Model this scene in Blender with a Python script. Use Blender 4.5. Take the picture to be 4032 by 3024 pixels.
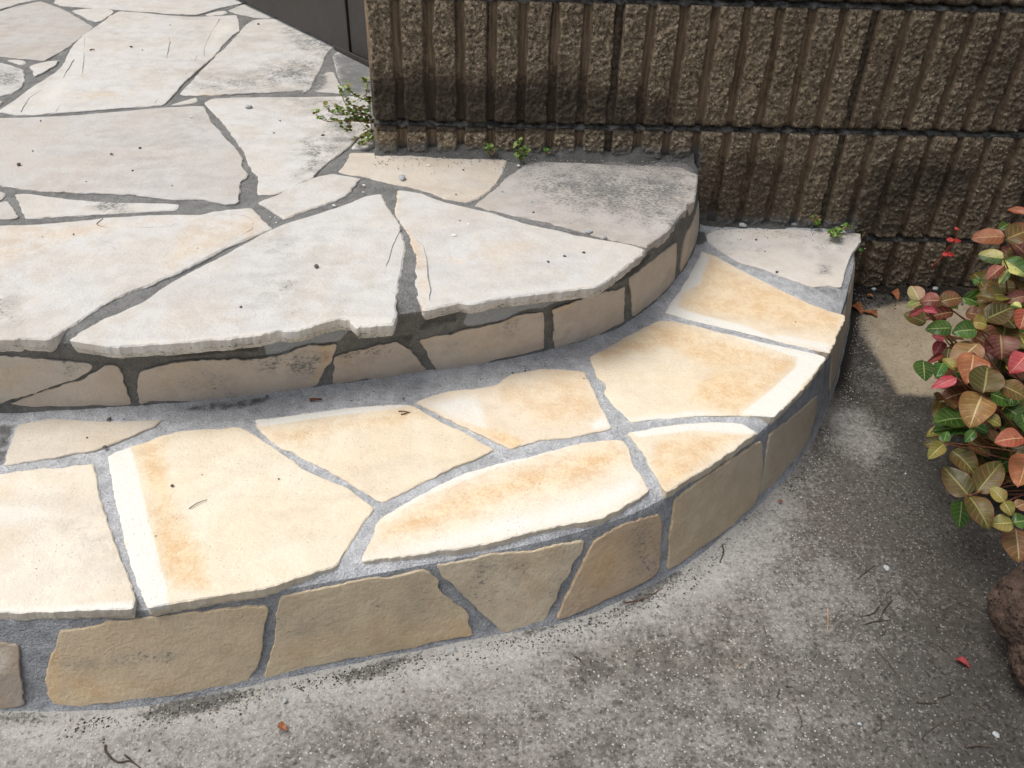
import bpy, math, random
import numpy as np
from mathutils import Vector, Matrix, noise as mnoise
from mathutils.geometry import delaunay_2d_cdt

random.seed(11)
rng = np.random.default_rng(11)
for o in list(bpy.data.objects):
    bpy.data.objects.remove(o)
scene = bpy.context.scene
COL = scene.collection

# ------------------------------------------------------------------ camera
F_PX = 3346.53                      # focal length in pixels of the 4032 px wide picture
PITCH, YAW, ROLL = 0.650649, 0.0229307, 0.0283873
CAM = np.array([0.215495, -1.405692, 0.818228])


def cam_axes(p, y, r):
    fwd = np.array([math.sin(y) * math.cos(p), math.cos(y) * math.cos(p), -math.sin(p)])
    right = np.array([math.cos(y), -math.sin(y), 0.0])
    up = np.cross(right, fwd)
    return np.array([math.cos(r) * right + math.sin(r) * up, -math.sin(r) * right + math.cos(r) * up, fwd])


AX = cam_axes(PITCH, YAW, ROLL)
cam_data = bpy.data.cameras.new('camera')
cam_data.sensor_width = 36.0
cam_data.lens = 36.0 * F_PX / 4032.0
cam_data.clip_start = 0.02
cam_data.clip_end = 500
cam = bpy.data.objects.new('camera', cam_data)
COL.objects.link(cam)
cam.matrix_world = Matrix(((AX[0][0], AX[1][0], -AX[2][0], CAM[0]),
                           (AX[0][1], AX[1][1], -AX[2][1], CAM[1]),
                           (AX[0][2], AX[1][2], -AX[2][2], CAM[2]),
                           (0, 0, 0, 1)))
scene.camera = cam

# ------------------------------------------------------------------ light
TO_SUN = Vector((-0.42, -0.03, 0.90)).normalized()
world = bpy.data.worlds.new('World')
scene.world = world
world.use_nodes = True
wn = world.node_tree
sky = wn.nodes.new('ShaderNodeTexSky')
sky.sky_type = 'NISHITA'
sky.sun_disc = False
sky.sun_elevation = math.asin(TO_SUN.z)
sky.sun_rotation = math.atan2(TO_SUN.x, TO_SUN.y)
sky.air_density = 1.0
sky.dust_density = 6.0
sky.ozone_density = 0.6
bg = wn.nodes['Background']
bg.inputs['Strength'].default_value = 0.12
haze_sat = wn.nodes.new('ShaderNodeHueSaturation')      # thin overcast: the blue is mostly veiled
haze_sat.inputs['Saturation'].default_value = 0.42
wn.links.new(sky.outputs[0], haze_sat.inputs['Color'])
wn.links.new(haze_sat.outputs[0], bg.inputs['Color'])
sun_data = bpy.data.lights.new('sun', 'SUN')
sun_data.energy = 1.5
sun_data.angle = math.radians(38)
sun_data.color = (1.0, 0.975, 0.945)
sun = bpy.data.objects.new('sun', sun_data)
COL.objects.link(sun)
sun.rotation_euler = TO_SUN.to_track_quat('Z', 'Y').to_euler()
scene.view_settings.view_transform = 'Standard'
scene.view_settings.look = 'None'
scene.view_settings.exposure = 0.14
scene.view_settings.gamma = 1.0
scene.cycles.max_bounces = 5
scene.cycles.diffuse_bounces = 3
scene.cycles.glossy_bounces = 2
scene.cycles.transmission_bounces = 2
scene.cycles.caustics_reflective = False
scene.cycles.caustics_refractive = False
scene.cycles.use_adaptive_sampling = True
scene.cycles.adaptive_threshold = 0.02
scene.view_settings.use_curve_mapping = False

# ------------------------------------------------------------------ picture <-> place
CROPS = {'A': (0, 0, .63291), 'B': (1000, 0, .63291), 'C': (2200, 0, .63291), 'D': (2632, 700, .63291),
         'E': (0, 800, .63291), 'F': (1300, 700, .63291), 'G': (0, 1700, .63291), 'H': (1300, 1600, .63291),
         'K': (2632, 1974, .63291), 'O': (0, 0, 1.82278), 'R': (900, 0, .27125), 'L': (0, 2500, .5425),
         'M': (3232, 700, .48222), 'N': (3232, 1400, .48222), 'S': (1200, 150, .30139), 'W': (3232, 600, .36166)}


def px(v, pts):
    ox, oy, s = CROPS[v]
    return [(ox + x * s, oy + y * s) for x, y in pts]


def ray(u, v):
    return (u - 2016) / F_PX * AX[0] + (1512 - v) / F_PX * AX[1] + AX[2]


def on_z(p, z):
    d = ray(*p)
    return CAM + d * ((z - CAM[2]) / d[2])


def on_plane(p, c, n):
    d = ray(*p)
    return CAM + d * (np.dot(np.asarray(c) - CAM, n) / np.dot(d, n))


def project(P):
    d = (np.asarray(P) - CAM) @ AX.T
    return np.stack([2016 + F_PX * d[..., 0] / d[..., 2], 1512 - F_PX * d[..., 1] / d[..., 2]], -1)


def sl(*c):
    """sRGB 0-255 to linear"""
    return tuple(((x / 255) / 12.92 if x <= 10 else ((x / 255 + .055) / 1.055) ** 2.4) for x in c)


# ------------------------------------------------------------------ numeric noise
def _h(ix, iy, iz, seed):
    n = (ix.astype(np.int64) * 374761393 + iy.astype(np.int64) * 668265263 + iz.astype(np.int64) * 2147483647 + seed * 974711)
    n = (n ^ (n >> 13)) * 1274126177
    n = n ^ (n >> 16)
    return (n & 0xffff) / 65535.0


def vnoise(P, scale, seed=0):
    p = np.asarray(P, float) * scale
    i = np.floor(p).astype(np.int64)
    f = p - i
    f = f * f * (3 - 2 * f)
    r = 0
    for dx in (0, 1):
        for dy in (0, 1):
            for dz in (0, 1):
                w = (f[:, 0] if dx else 1 - f[:, 0]) * (f[:, 1] if dy else 1 - f[:, 1]) * (f[:, 2] if dz else 1 - f[:, 2])
                r = r + w * _h(i[:, 0] + dx, i[:, 1] + dy, i[:, 2] + dz, seed)
    return r * 2 - 1


def fbm(P, scale, octaves=3, seed=0, gain=.5):
    a, s, r = 1.0, scale, 0
    for k in range(octaves):
        r = r + a * vnoise(P, s, seed + k)
        a *= gain
        s *= 2.1
    return r


# ------------------------------------------------------------------ objects
def tag(o, label=None, cat=None, group=None, kind=None):
    if label: o['label'] = label
    if cat: o['category'] = cat
    if group: o['group'] = group
    if kind: o['kind'] = kind
    return o


def mesh_obj(name, verts, faces, mat, parent=None, smooth=True, attrs=None):
    me = bpy.data.meshes.new(name)
    if isinstance(faces, np.ndarray):
        vv = np.asarray(verts, np.float32)
        nf, k = faces.shape
        me.vertices.add(len(vv)); me.vertices.foreach_set('co', vv.ravel())
        me.loops.add(nf * k); me.loops.foreach_set('vertex_index', faces.astype(np.int32).ravel())
        me.polygons.add(nf); me.polygons.foreach_set('loop_start', np.arange(0, nf * k, k, dtype=np.int32))
        me.update(calc_edges=True)
        me.validate()
    else:
        me.from_pydata([tuple(v) for v in verts], [], [tuple(f) for f in faces])
    if attrs:
        for an, (ty, data) in attrs.items():
            at = me.attributes.new(an, ty, 'POINT')
            data = np.asarray(data, np.float32)
            if ty == 'FLOAT':
                at.data.foreach_set('value', data.ravel())
            else:
                if data.shape[1] == 3:
                    data = np.concatenate([data, np.ones((len(data), 1), np.float32)], 1)
                at.data.foreach_set('color', data.ravel())
    if smooth:
        me.polygons.foreach_set('use_smooth', [True] * len(me.polygons))
    me.materials.append(mat)
    me.update()
    o = bpy.data.objects.new(name, me)
    COL.objects.link(o)
    if parent is not None:
        o.parent = parent
        if parent.type == 'EMPTY':
            o.location = -parent.location
    return o


def empty(name, loc):
    o = bpy.data.objects.new(name, None)
    o.empty_display_size = .05
    o.location = loc
    COL.objects.link(o)
    return o


# ------------------------------------------------------------------ shader helpers
class NT:
    def __init__(s, name):
        s.m = bpy.data.materials.new(name)
        s.m.use_nodes = True
        s.t = s.m.node_tree
        s.b = s.t.nodes['Principled BSDF']
        s.geo = s.t.nodes.new('ShaderNodeNewGeometry')
        s.pos = s.geo.outputs['Position']

    def n(s, ty, **kw):
        nd = s.t.nodes.new(ty)
        for k, v in kw.items():
            setattr(nd, k, v)
        return nd

    def lk(s, a, b):
        s.t.links.new(a, b)

    def setin(s, nd, i, v):
        if v is None: return
        if hasattr(v, 'is_output') or isinstance(v, bpy.types.NodeSocket):
            s.lk(v, nd.inputs[i])
        else:
            nd.inputs[i].default_value = v

    def noise(s, scale, detail=3, rough=.55, vec=None, dist=0):
        nd = s.n('ShaderNodeTexNoise')
        s.lk(vec or s.pos, nd.inputs['Vector'])
        nd.inputs['Scale'].default_value = scale
        nd.inputs['Detail'].default_value = detail
        nd.inputs['Roughness'].default_value = rough
        nd.inputs['Distortion'].default_value = dist
        return nd.outputs['Fac']

    def voro(s, scale, out='Distance', vec=None, feature='F1', rnd=1):
        nd = s.n('ShaderNodeTexVoronoi', feature=feature)
        s.lk(vec or s.pos, nd.inputs['Vector'])
        nd.inputs['Scale'].default_value = scale
        nd.inputs['Randomness'].default_value = rnd
        return nd.outputs[out]

    def scaled(s, sx, sy, sz):
        nd = s.n('ShaderNodeVectorMath', operation='MULTIPLY')
        s.lk(s.pos, nd.inputs[0])
        nd.inputs[1].default_value = (sx, sy, sz)
        return nd.outputs[0]

    def math(s, op, a, b=0.0, c=None, clamp=False):
        nd = s.n('ShaderNodeMath', operation=op, use_clamp=clamp)
        s.setin(nd, 0, a)
        s.setin(nd, 1, b)
        if c is not None: s.setin(nd, 2, c)
        return nd.outputs[0]

    def ramp(s, v, lo, hi, a=0.0, b=1.0, smooth=True):
        nd = s.n('ShaderNodeMapRange', clamp=True)
        nd.interpolation_type = 'SMOOTHSTEP' if smooth else 'LINEAR'
        s.lk(v, nd.inputs['Value'])
        nd.inputs['From Min'].default_value = lo
        nd.inputs['From Max'].default_value = hi
        nd.inputs['To Min'].default_value = a
        nd.inputs['To Max'].default_value = b
        return nd.outputs['Result']

    def mix(s, f, a, b, mode='MIX'):
        nd = s.n('ShaderNodeMix', data_type='RGBA', blend_type=mode)
        s.setin(nd, 0, f)
        s.setin(nd, 6, a if not isinstance(a, tuple) else (*a, 1)[:4])
        s.setin(nd, 7, b if not isinstance(b, tuple) else (*b, 1)[:4])
        return nd.outputs[2]

    def attr(s, name, out='Color'):
        nd = s.n('ShaderNodeAttribute', attribute_name=name)
        return nd.outputs[out]

    def sep(s, c):
        nd = s.n('ShaderNodeSeparateColor')
        s.lk(c, nd.inputs[0])
        return nd.outputs

    def gray(s, v):
        nd = s.n('ShaderNodeCombineColor')
        for i in range(3): s.lk(v, nd.inputs[i])
        return nd.outputs[0]

    def bump(s, h, strength, dist, prev=None):
        nd = s.n('ShaderNodeBump')
        nd.inputs['Strength'].default_value = strength
        nd.inputs['Distance'].default_value = dist
        s.lk(h, nd.inputs['Height'])
        if prev is not None: s.lk(prev, nd.inputs['Normal'])
        return nd.outputs[0]

    def done(s, col, rough=.85, normal=None, spec=.3):
        s.setin(s.b, 'Base Color', col if not isinstance(col, tuple) else (*col, 1)[:4])
        s.setin(s.b, 'Roughness', rough)
        s.setin(s.b, 'Specular IOR Level', spec)
        if normal is not None: s.lk(normal, s.b.inputs['Normal'])
        return s.m


def mat_stone():
    t = NT('sandstone_slab')
    base = t.attr('base')
    mk = t.sep(t.attr('mask'))
    n_big = t.noise(9, 3, .65)
    n_mid = t.noise(38, 3, .65)
    n_fine = t.noise(210, 3, .7)
    n_grain = t.noise(900, 1, .6)
    streak = t.noise(14, 2, .65, vec=t.scaled(.35, 1.0, 2.0), dist=.6)
    # body colour: cream with slight warm and cool drifts
    c = t.mix(t.ramp(n_big, .35, .68, 0, .35), base, t.mix(1.0, base, sl(246, 232, 212), 'MULTIPLY'))
    c = t.mix(t.ramp(streak, .50, .72, 0, .35), c, t.mix(1.0, c, sl(226, 224, 226), 'MULTIPLY'))
    c = t.mix(t.ramp(n_mid, .36, .66, .0, .20), c, t.mix(1.0, c, sl(214, 206, 196), 'MULTIPLY'))
    # bleached margin
    w = t.math('ADD', mk[1], t.math('MULTIPLY', t.math('SUBTRACT', n_mid, .5), .5))
    c = t.mix(t.ramp(w, .25, .80, 0, .95), c, sl(231, 229, 221))
    # iron stain
    o = t.math('ADD', mk[0], t.math('ADD', t.math('MULTIPLY', t.math('SUBTRACT', n_mid, .5), .6),
                                     t.math('MULTIPLY', t.math('SUBTRACT', n_fine, .5), .16)))
    och = t.mix(t.ramp(t.math('ADD', t.math('MULTIPLY', n_fine, .5), t.math('MULTIPLY', n_mid, .5)), .38, .62), sl(232, 206, 160), sl(214, 170, 114))
    o = t.math('ADD', o, t.math('MULTIPLY', t.math('SUBTRACT', n_big, .5), .5))
    c = t.mix(t.ramp(o, .25, 1.25, 0, .86, False), c, och)
    # grey weathering, broken up in flecks that follow the bedding
    fl = t.noise(330, 2, .65, vec=t.scaled(.55, 1.0, 1.0))
    g = t.math('ADD', mk[2], t.math('ADD', t.math('MULTIPLY', t.math('SUBTRACT', fl, .5), 2.0),
                                     t.math('MULTIPLY', t.math('SUBTRACT', n_mid, .5), .65)))
    soft = t.math('MULTIPLY', mk[2], t.ramp(t.math('ADD', n_mid, t.math('MULTIPLY', n_big, .6)), .62, 1.0))
    c = t.mix(t.math('MULTIPLY', soft, .75), c, sl(138, 138, 136))
    c = t.mix(t.ramp(g, .50, .88, 0, .85), c, t.mix(n_fine, sl(78, 80, 80), sl(130, 131, 130)))
    # small dark pits and grains
    sp = t.voro(190, 'Distance')
    spm = t.math('MULTIPLY', t.ramp(sp, .06, .15, 1, 0), t.ramp(t.noise(22, 1), .47, .64))
    c = t.mix(t.math('MULTIPLY', spm, .6), c, sl(92, 86, 80))
    c = t.mix(1.0, c, t.gray(t.ramp(n_grain, .25, .75, .86, 1.08, False)), 'MULTIPLY')
    hgt = t.math('SUBTRACT', t.math('ADD', t.math('MULTIPLY', n_mid, 1.6), n_fine), t.math('MULTIPLY', spm, .9))
    nb = t.bump(hgt, .55, .0018)
    return t.done(c, t.ramp(n_mid, .3, .7, .68, .9), nb, .25)


def mat_mortar():
    t = NT('mortar')
    base = t.attr('base')
    mk = t.sep(t.attr('mask'))
    nf = t.noise(420, 3, .7)
    nm = t.noise(60, 4, .65)
    nb_ = t.noise(12, 4, .6)
    c = t.mix(1.0, base, t.gray(t.ramp(nm, .3, .7, .74, 1.16, False)), 'MULTIPLY')
    c = t.mix(1.0, c, t.gray(t.ramp(nb_, .3, .7, .84, 1.12, False)), 'MULTIPLY')
    c = t.mix(1.0, c, t.gray(t.ramp(nf, .28, .72, .66, 1.28, False)), 'MULTIPLY')
    fr = t.math('ADD', mk[1], t.math('MULTIPLY', t.math('SUBTRACT', nm, .5), .6))
    c = t.mix(t.ramp(fr, .4, .62), c, sl(168, 173, 178))
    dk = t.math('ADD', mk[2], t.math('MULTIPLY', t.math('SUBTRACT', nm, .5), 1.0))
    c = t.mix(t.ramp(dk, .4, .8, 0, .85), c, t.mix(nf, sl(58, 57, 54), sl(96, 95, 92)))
    v = t.voro(330)
    c = t.mix(t.math('MULTIPLY', t.ramp(v, .08, .16, .7, 0), t.ramp(nm, .5, .62)), c, sl(70, 69, 67))
    hm = t.math('ADD', t.math('MULTIPLY', nm, 2.2), nf)
    n = t.bump(hm, 1.0, .0028)
    return t.done(c, .93, n, .2)


def mat_block():
    t = NT('split_face_block')
    rib = t.attr('rib', 'Fac')
    ao = t.noise(3.5, 3, .6)
    n1 = t.noise(150, 3, .65)
    n2 = t.noise(420, 3, .7)
    nl = t.noise(7, 4, .65, vec=t.scaled(1, 1, .8))
    agg = t.voro(430, 'Color')
    a0 = t.sep(agg)[0]
    rc = t.mix(t.ramp(n1, .30, .68), sl(84, 75, 63), sl(158, 143, 121))
    rc = t.mix(t.ramp(a0, .86, .98, 0, .55), rc, sl(200, 186, 164))
    rc = t.mix(t.ramp(a0, .0, .24, .65, 0), rc, sl(54, 48, 42))
    rc = t.mix(1.0, rc, t.gray(t.ramp(n2, .25, .75, .66, 1.3, False)), 'MULTIPLY')
    st = t.noise(170, 3, .65, vec=t.scaled(1.6, 1, .10))
    gc = t.mix(t.ramp(st, .30, .70), sl(104, 89, 74), sl(148, 130, 109))
    gc = t.mix(1.0, gc, t.gray(t.ramp(n2, .25, .75, .8, 1.15, False)), 'MULTIPLY')
    c = t.mix(rib, gc, rc)
    mk = t.sep(t.attr('mask'))
    alg_shade = t.math('ADD', mk[0], t.math('ADD', t.math('MULTIPLY', t.math('SUBTRACT', nl, .5), 1.3),
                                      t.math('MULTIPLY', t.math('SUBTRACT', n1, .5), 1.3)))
    c = t.mix(t.ramp(alg_shade, .22, .80, 0, .86), c, t.mix(n2, sl(40, 37, 33), sl(74, 67, 59)))
    cem = t.math('ADD', mk[1], t.math('ADD', t.math('MULTIPLY', t.math('SUBTRACT', nl, .5), .6),
                                      t.math('MULTIPLY', t.math('SUBTRACT', n1, .5), .7)))
    c = t.mix(t.ramp(cem, .40, .85, 0, .85), c, t.mix(n2, sl(78, 78, 76), sl(126, 126, 124)))
    n = t.bump(n2, .9, .0014)
    return t.done(c, .95, n, .15)


def mat_wall_joint():
    t = NT('wall_joint_mortar')
    n1 = t.noise(90, 4, .65)
    n2 = t.noise(500, 2)
    c = t.mix(t.ramp(n1, .35, .66), sl(56, 54, 51), sl(118, 117, 114))
    c = t.mix(1.0, c, t.gray(t.ramp(n2, .2, .8, .75, 1.2, False)), 'MULTIPLY')
    return t.done(c, .95, t.bump(n1, .7, .003), .15)


def mat_ground():
    t = NT('washed_concrete')
    mk = t.sep(t.attr('mask'))      # r cement smear, g clean beige rectangle, b darker right side and painted step shade
    mk2 = t.sep(t.attr('mask2'))    # r grit line, g soil
    n0 = t.noise(5, 4, .6)
    n1 = t.noise(26, 3, .65)
    n2 = t.noise(160, 3, .72)
    n3 = t.noise(520, 2, .7)
    ag = t.voro(360, 'Color')
    a0 = t.sep(ag)[0]
    a1 = t.sep(ag)[1]
    ag2 = t.sep(t.voro(620, 'Color'))[0]
    c = t.mix(t.ramp(n1, .3, .7), sl(97, 94, 89), sl(127, 123, 116))
    c = t.mix(t.ramp(n0, .40, .66, 0, .5), c, sl(108, 101, 91))
    c = t.mix(1.0, c, t.gray(t.ramp(n2, .25, .75, .72, 1.26, False)), 'MULTIPLY')
    c = t.mix(t.ramp(a0, .0, .30, .75, 0), c, sl(66, 65, 62))
    c = t.mix(t.ramp(a1, .86, .98, 0, .45), c, sl(168, 164, 156))
    c = t.mix(t.ramp(ag2, .95, .995, 0, .8), c, sl(206, 202, 194))
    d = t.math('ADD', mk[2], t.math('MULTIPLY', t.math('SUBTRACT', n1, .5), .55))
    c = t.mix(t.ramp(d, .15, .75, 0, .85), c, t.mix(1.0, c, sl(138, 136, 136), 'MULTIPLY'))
    b = t.math('ADD', mk[1], t.math('MULTIPLY', t.math('SUBTRACT', n2, .5), .18))
    bc = t.mix(t.ramp(n1, .3, .7), sl(150, 138, 118), sl(168, 156, 135))
    bc = t.mix(1.0, bc, t.gray(t.ramp(n2, .25, .75, .84, 1.12, False)), 'MULTIPLY')
    bc = t.mix(t.ramp(a0, .0, .10, .6, 0), bc, sl(108, 98, 84))
    c = t.mix(t.ramp(b, .30, .70), c, bc)
    s = t.math('ADD', mk[0], t.math('ADD', t.math('MULTIPLY', t.math('SUBTRACT', n1, .5), .9),
                                    t.math('MULTIPLY', t.math('SUBTRACT', n2, .5), 1.0)))
    sc = t.mix(n2, sl(158, 156, 151), sl(190, 188, 183))
    sc = t.mix(t.ramp(a0, .0, .12, .55, 0), sc, sl(98, 97, 94))
    c = t.mix(t.ramp(s, .15, 1.0, 0, .95, False), c, sc)
    g = t.math('ADD', mk2[0], t.math('MULTIPLY', t.math('SUBTRACT', n2, .5), 1.5))
    c = t.mix(t.ramp(g, .45, .75, 0, .85), c, t.mix(a1, sl(48, 47, 44), sl(116, 114, 110)))
    so = t.math('ADD', mk2[1], t.math('ADD', t.math('MULTIPLY', t.math('SUBTRACT', n2, .5), .6),
                                      t.math('MULTIPLY', t.math('SUBTRACT', n1, .5), .5)))
    c = t.mix(t.ramp(so, .38, .72), c, t.mix(n3, sl(26, 24, 22), sl(58, 54, 49)))
    c = t.mix(1.0, c, t.gray(t.ramp(n3, .25, .75, .82, 1.16, False)), 'MULTIPLY')
    n = t.bump(n2, .8, .0028)
    n = t.bump(n3, .8, .0012, n)
    return t.done(c, .92, n, .25)


def mat_simple(name, c1, c2, scale=80, rough=.8, bump=.3, bd=.002, spec=.3, detail=3):
    t = NT(name)
    n1 = t.noise(scale, detail, .6)
    n2 = t.noise(scale * 5, 2, .6)
    c = t.mix(t.ramp(n1, .3, .7), c1, c2)
    c = t.mix(1.0, c, t.gray(t.ramp(n2, .25, .75, .85, 1.15, False)), 'MULTIPLY')
    return t.done(c, rough, t.bump(n1, bump, bd), spec)


def mat_leaf(name, ca, cb, vein, mott, gloss=.42):
    """ca / cb: colours of the two halves of the blade; mott: colour of mottling"""
    t = NT(name)
    uv = t.n('ShaderNodeUVMap').outputs[0]
    sx = t.n('ShaderNodeSeparateXYZ')
    t.lk(uv, sx.inputs[0])
    u, v = sx.outputs[0], sx.outputs[1]            # u -1..1 across, v 0..1 along
    rnd = t.n('ShaderNodeObjectInfo').outputs['Random']
    au = t.math('ABSOLUTE', u)
    nn = t.noise(160, 3, .6)
    half = t.ramp(t.math('ADD', u, t.math('MULTIPLY', t.math('SUBTRACT', nn, .5), .6)), -.08, .08)
    c = t.mix(half, ca, cb)
    m = t.math('ADD', t.noise(55, 3, .65), t.math('MULTIPLY', t.math('SUBTRACT', rnd, .5), .35))
    c = t.mix(t.ramp(m, .44, .72, 0, .75), c, mott)
    ctr = t.math('MULTIPLY', t.ramp(au, .0, .55, 1, 0), t.ramp(t.noise(90, 2), .42, .62))
    c = t.mix(t.math('MULTIPLY', ctr, .55), c, t.mix(.55, mott, sl(120, 116, 60)))
    hs = t.n('ShaderNodeHueSaturation')
    t.lk(t.math('ADD', .485, t.math('MULTIPLY', rnd, .03)), hs.inputs['Hue'])
    hs.inputs['Saturation'].default_value = 1.0
    t.lk(t.math('ADD', .50, t.math('MULTIPLY', rnd, .40)), hs.inputs['Value'])
    t.lk(c, hs.inputs['Color'])
    c = hs.outputs[0]
    mid = t.ramp(au, .03, .085, 1, 0)
    ph = t.math('FRACT', t.math('MULTIPLY', t.math('SUBTRACT', v, t.math('MULTIPLY', au, .20)), 6.5))
    sv = t.ramp(t.math('ABSOLUTE', t.math('SUBTRACT', ph, .5)), .05, .13, 1, 0)
    sv = t.math('MULTIPLY', sv, t.ramp(au, .65, .95, .65, .1))
    c = t.mix(t.math('MAXIMUM', t.math('MULTIPLY', mid, .62), t.math('MULTIPLY', sv, .30)), c, vein)
    c = t.mix(t.ramp(au, .90, 1.0, 0, .35), c, sl(150, 60, 50))
    hgt = t.math('SUBTRACT', 1.0, t.math('MAXIMUM', mid, sv))
    n = t.bump(hgt, .6, .0012)
    t.done(c, gloss - .04, n, .34)
    # thin blade: some light comes through
    tr = t.n('ShaderNodeBsdfTranslucent')
    t.lk(c, tr.inputs['Color'])
    ms = t.n('ShaderNodeMixShader')
    ms.inputs[0].default_value = .22
    t.lk(t.b.outputs[0], ms.inputs[1])
    t.lk(tr.outputs[0], ms.inputs[2])
    t.lk(ms.outputs[0], t.t.nodes['Material Output'].inputs['Surface'])
    return t.m


def mat_rock():
    t = NT('porous_rock')
    n1 = t.noise(60, 4, .65)
    n2 = t.noise(300, 3, .65)
    c = t.mix(t.ramp(n1, .3, .7), sl(58, 48, 43), sl(92, 76, 67))
    c = t.mix(1.0, c, t.gray(t.ramp(n2, .25, .75, .7, 1.25, False)), 'MULTIPLY')
    v = t.voro(210)
    pit = t.math('MULTIPLY', t.ramp(v, .16, .34, 1, 0), t.ramp(t.noise(40, 2), .44, .58))
    c = t.mix(t.math('MULTIPLY', pit, .85), c, sl(28, 23, 21))
    h = t.math('SUBTRACT', n2, pit)
    return t.done(c, .95, t.bump(h, .8, .003), .15)


def mat_grit():
    t = NT('grit')
    c = t.attr('base')
    return t.done(c, .85, None, .3)


M_STONE = mat_stone()
M_MORTAR = mat_mortar()
M_BLOCK = mat_block()
M_JOINT = mat_wall_joint()
M_HEAD = mat_simple('head_joint_mortar', sl(60, 54, 48), sl(104, 94, 82), 120, .95, .6, .002, .1)
M_GROUND = mat_ground()
M_GRIT = mat_grit()
M_GATE = mat_simple('gate_brown_metal', sl(58, 54, 51), sl(62, 58, 55), 14, .55, .05, .001, .4)
M_GATE_D = mat_simple('gate_dark_gap', sl(30, 28, 27), sl(36, 34, 32), 14, .7)
M_TWIG = mat_simple('dry_twig', sl(54, 47, 41), sl(92, 80, 68), 300, .85)
M_STEM = mat_simple('vine_stem', sl(84, 50, 36), sl(120, 78, 52), 200, .7)
M_REDSTEM = mat_simple('red_stem', sl(150, 60, 50), sl(170, 84, 62), 200, .6)
M_PALESTEM = mat_simple('pale_runner', sl(178, 130, 96), sl(196, 158, 120), 200, .7)
M_DEAD = mat_simple('dead_leaf', sl(122, 72, 44), sl(168, 110, 74), 120, .75)
M_CHIP = mat_simple('stone_chip', sl(206, 206, 204), sl(240, 238, 232), 300, .85)
M_PEBBLE = mat_simple('dark_pebble', sl(74, 72, 68), sl(120, 116, 108), 400, .8)
M_GRAVEL = mat_simple('mortar_crumb', sl(140, 144, 144), sl(190, 194, 196), 400, .9)
M_ROCK = mat_rock()
M_WEED = mat_simple('weed_leaf', sl(104, 132, 66), sl(150, 168, 96), 220, .6)
M_WEED2 = mat_simple('weed_leaf_bronze', sl(112, 116, 56), sl(140, 124, 66), 220, .6)
M_CLOVER = mat_simple('clover_leaf', sl(70, 120, 50), sl(120, 158, 70), 220, .6)
M_REDFALL = mat_simple('red_fallen_leaf', sl(118, 36, 40), sl(150, 60, 62), 200, .6)
M_RED = mat_simple('red_young_leaf', sl(168, 44, 40), sl(204, 84, 78), 200, .45)


# ------------------------------------------------------------------ polygons
def resample(pts, step):
    P = np.asarray(pts, float)
    Q = np.roll(P, -1, 0)
    out = []
    for a, b in zip(P, Q):
        n = max(1, int(round(np.hypot(*(b - a)) / step)))
        for k in range(n):
            out.append(a + (b - a) * k / n)
    return np.array(out)


def area(P):
    x, y = P[:, 0], P[:, 1]
    return .5 * np.sum(x * np.roll(y, -1) - y * np.roll(x, -1))


def inside(pts, poly):
    x, y = pts[:, 0], pts[:, 1]
    r = np.zeros(len(pts), bool)
    n = len(poly)
    for i in range(n):
        x1, y1 = poly[i]
        x2, y2 = poly[(i + 1) % n]
        if y1 == y2: continue
        c = ((y1 > y) != (y2 > y)) & (x < (x2 - x1) * (y - y1) / (y2 - y1) + x1)
        r ^= c
    return r


def seg_dist(pts, poly, closed=True):
    d = np.full(len(pts), 1e9)
    n = len(poly)
    for i in range(n if closed else n - 1):
        a = np.asarray(poly[i]); b = np.asarray(poly[(i + 1) % n])
        ab = b - a
        L = max(1e-12, ab @ ab)
        tt = np.clip(((pts - a) @ ab) / L, 0, 1)
        q = a + tt[:, None] * ab
        d = np.minimum(d, np.hypot(pts[:, 0] - q[:, 0], pts[:, 1] - q[:, 1]))
    return d


def sdist(pts, poly):
    d = seg_dist(pts, poly)
    return np.where(inside(pts, poly), d, -d)


def smooth_pts(P, k):
    n = len(P)
    out = np.zeros_like(P)
    for j in range(-k, k + 1):
        out += np.roll(P, j, 0)
    return out / (2 * k + 1)


def jitter_outline(R, amp, seed):
    """roughen a dense outline along its normals"""
    T = np.roll(R, -2, 0) - np.roll(R, 2, 0)
    T /= np.maximum(1e-9, np.hypot(T[:, 0], T[:, 1]))[:, None]
    N = np.stack([-T[:, 1], T[:, 0]], 1)       # inward for counter-clockwise outlines
    p3 = np.concatenate([R, np.full((len(R), 1), seed * 1.7)], 1)
    j = amp * (.9 * vnoise(p3, 55, seed) + .7 * vnoise(p3, 160, seed + 5) + .35 * vnoise(p3, 330, seed + 9))
    chip = vnoise(p3, 38, seed + 21)
    j = j + amp * 2.2 * np.clip(chip - .55, 0, 1)
    return R + N * j[:, None]


def marks_to_mask(P3, marks):
    """P3: points of the piece; marks: (channel, polygon in picture pixels, softness px, amount)"""
    m = np.zeros((len(P3), 3))
    uv = project(P3)
    for ch, poly, soft, amt in marks:
        sd = sdist(uv, poly) if poly is not None else np.full(len(P3), 1e6)
        f = np.clip(.5 + sd / (2 * soft), 0, 1) * amt
        if ch < 0:
            m[:, -ch - 1] = np.minimum(m[:, -ch - 1], 1 - f)
        else:
            m[:, ch] = np.maximum(m[:, ch], f)
    return m


SLAB_N = [0]


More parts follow.
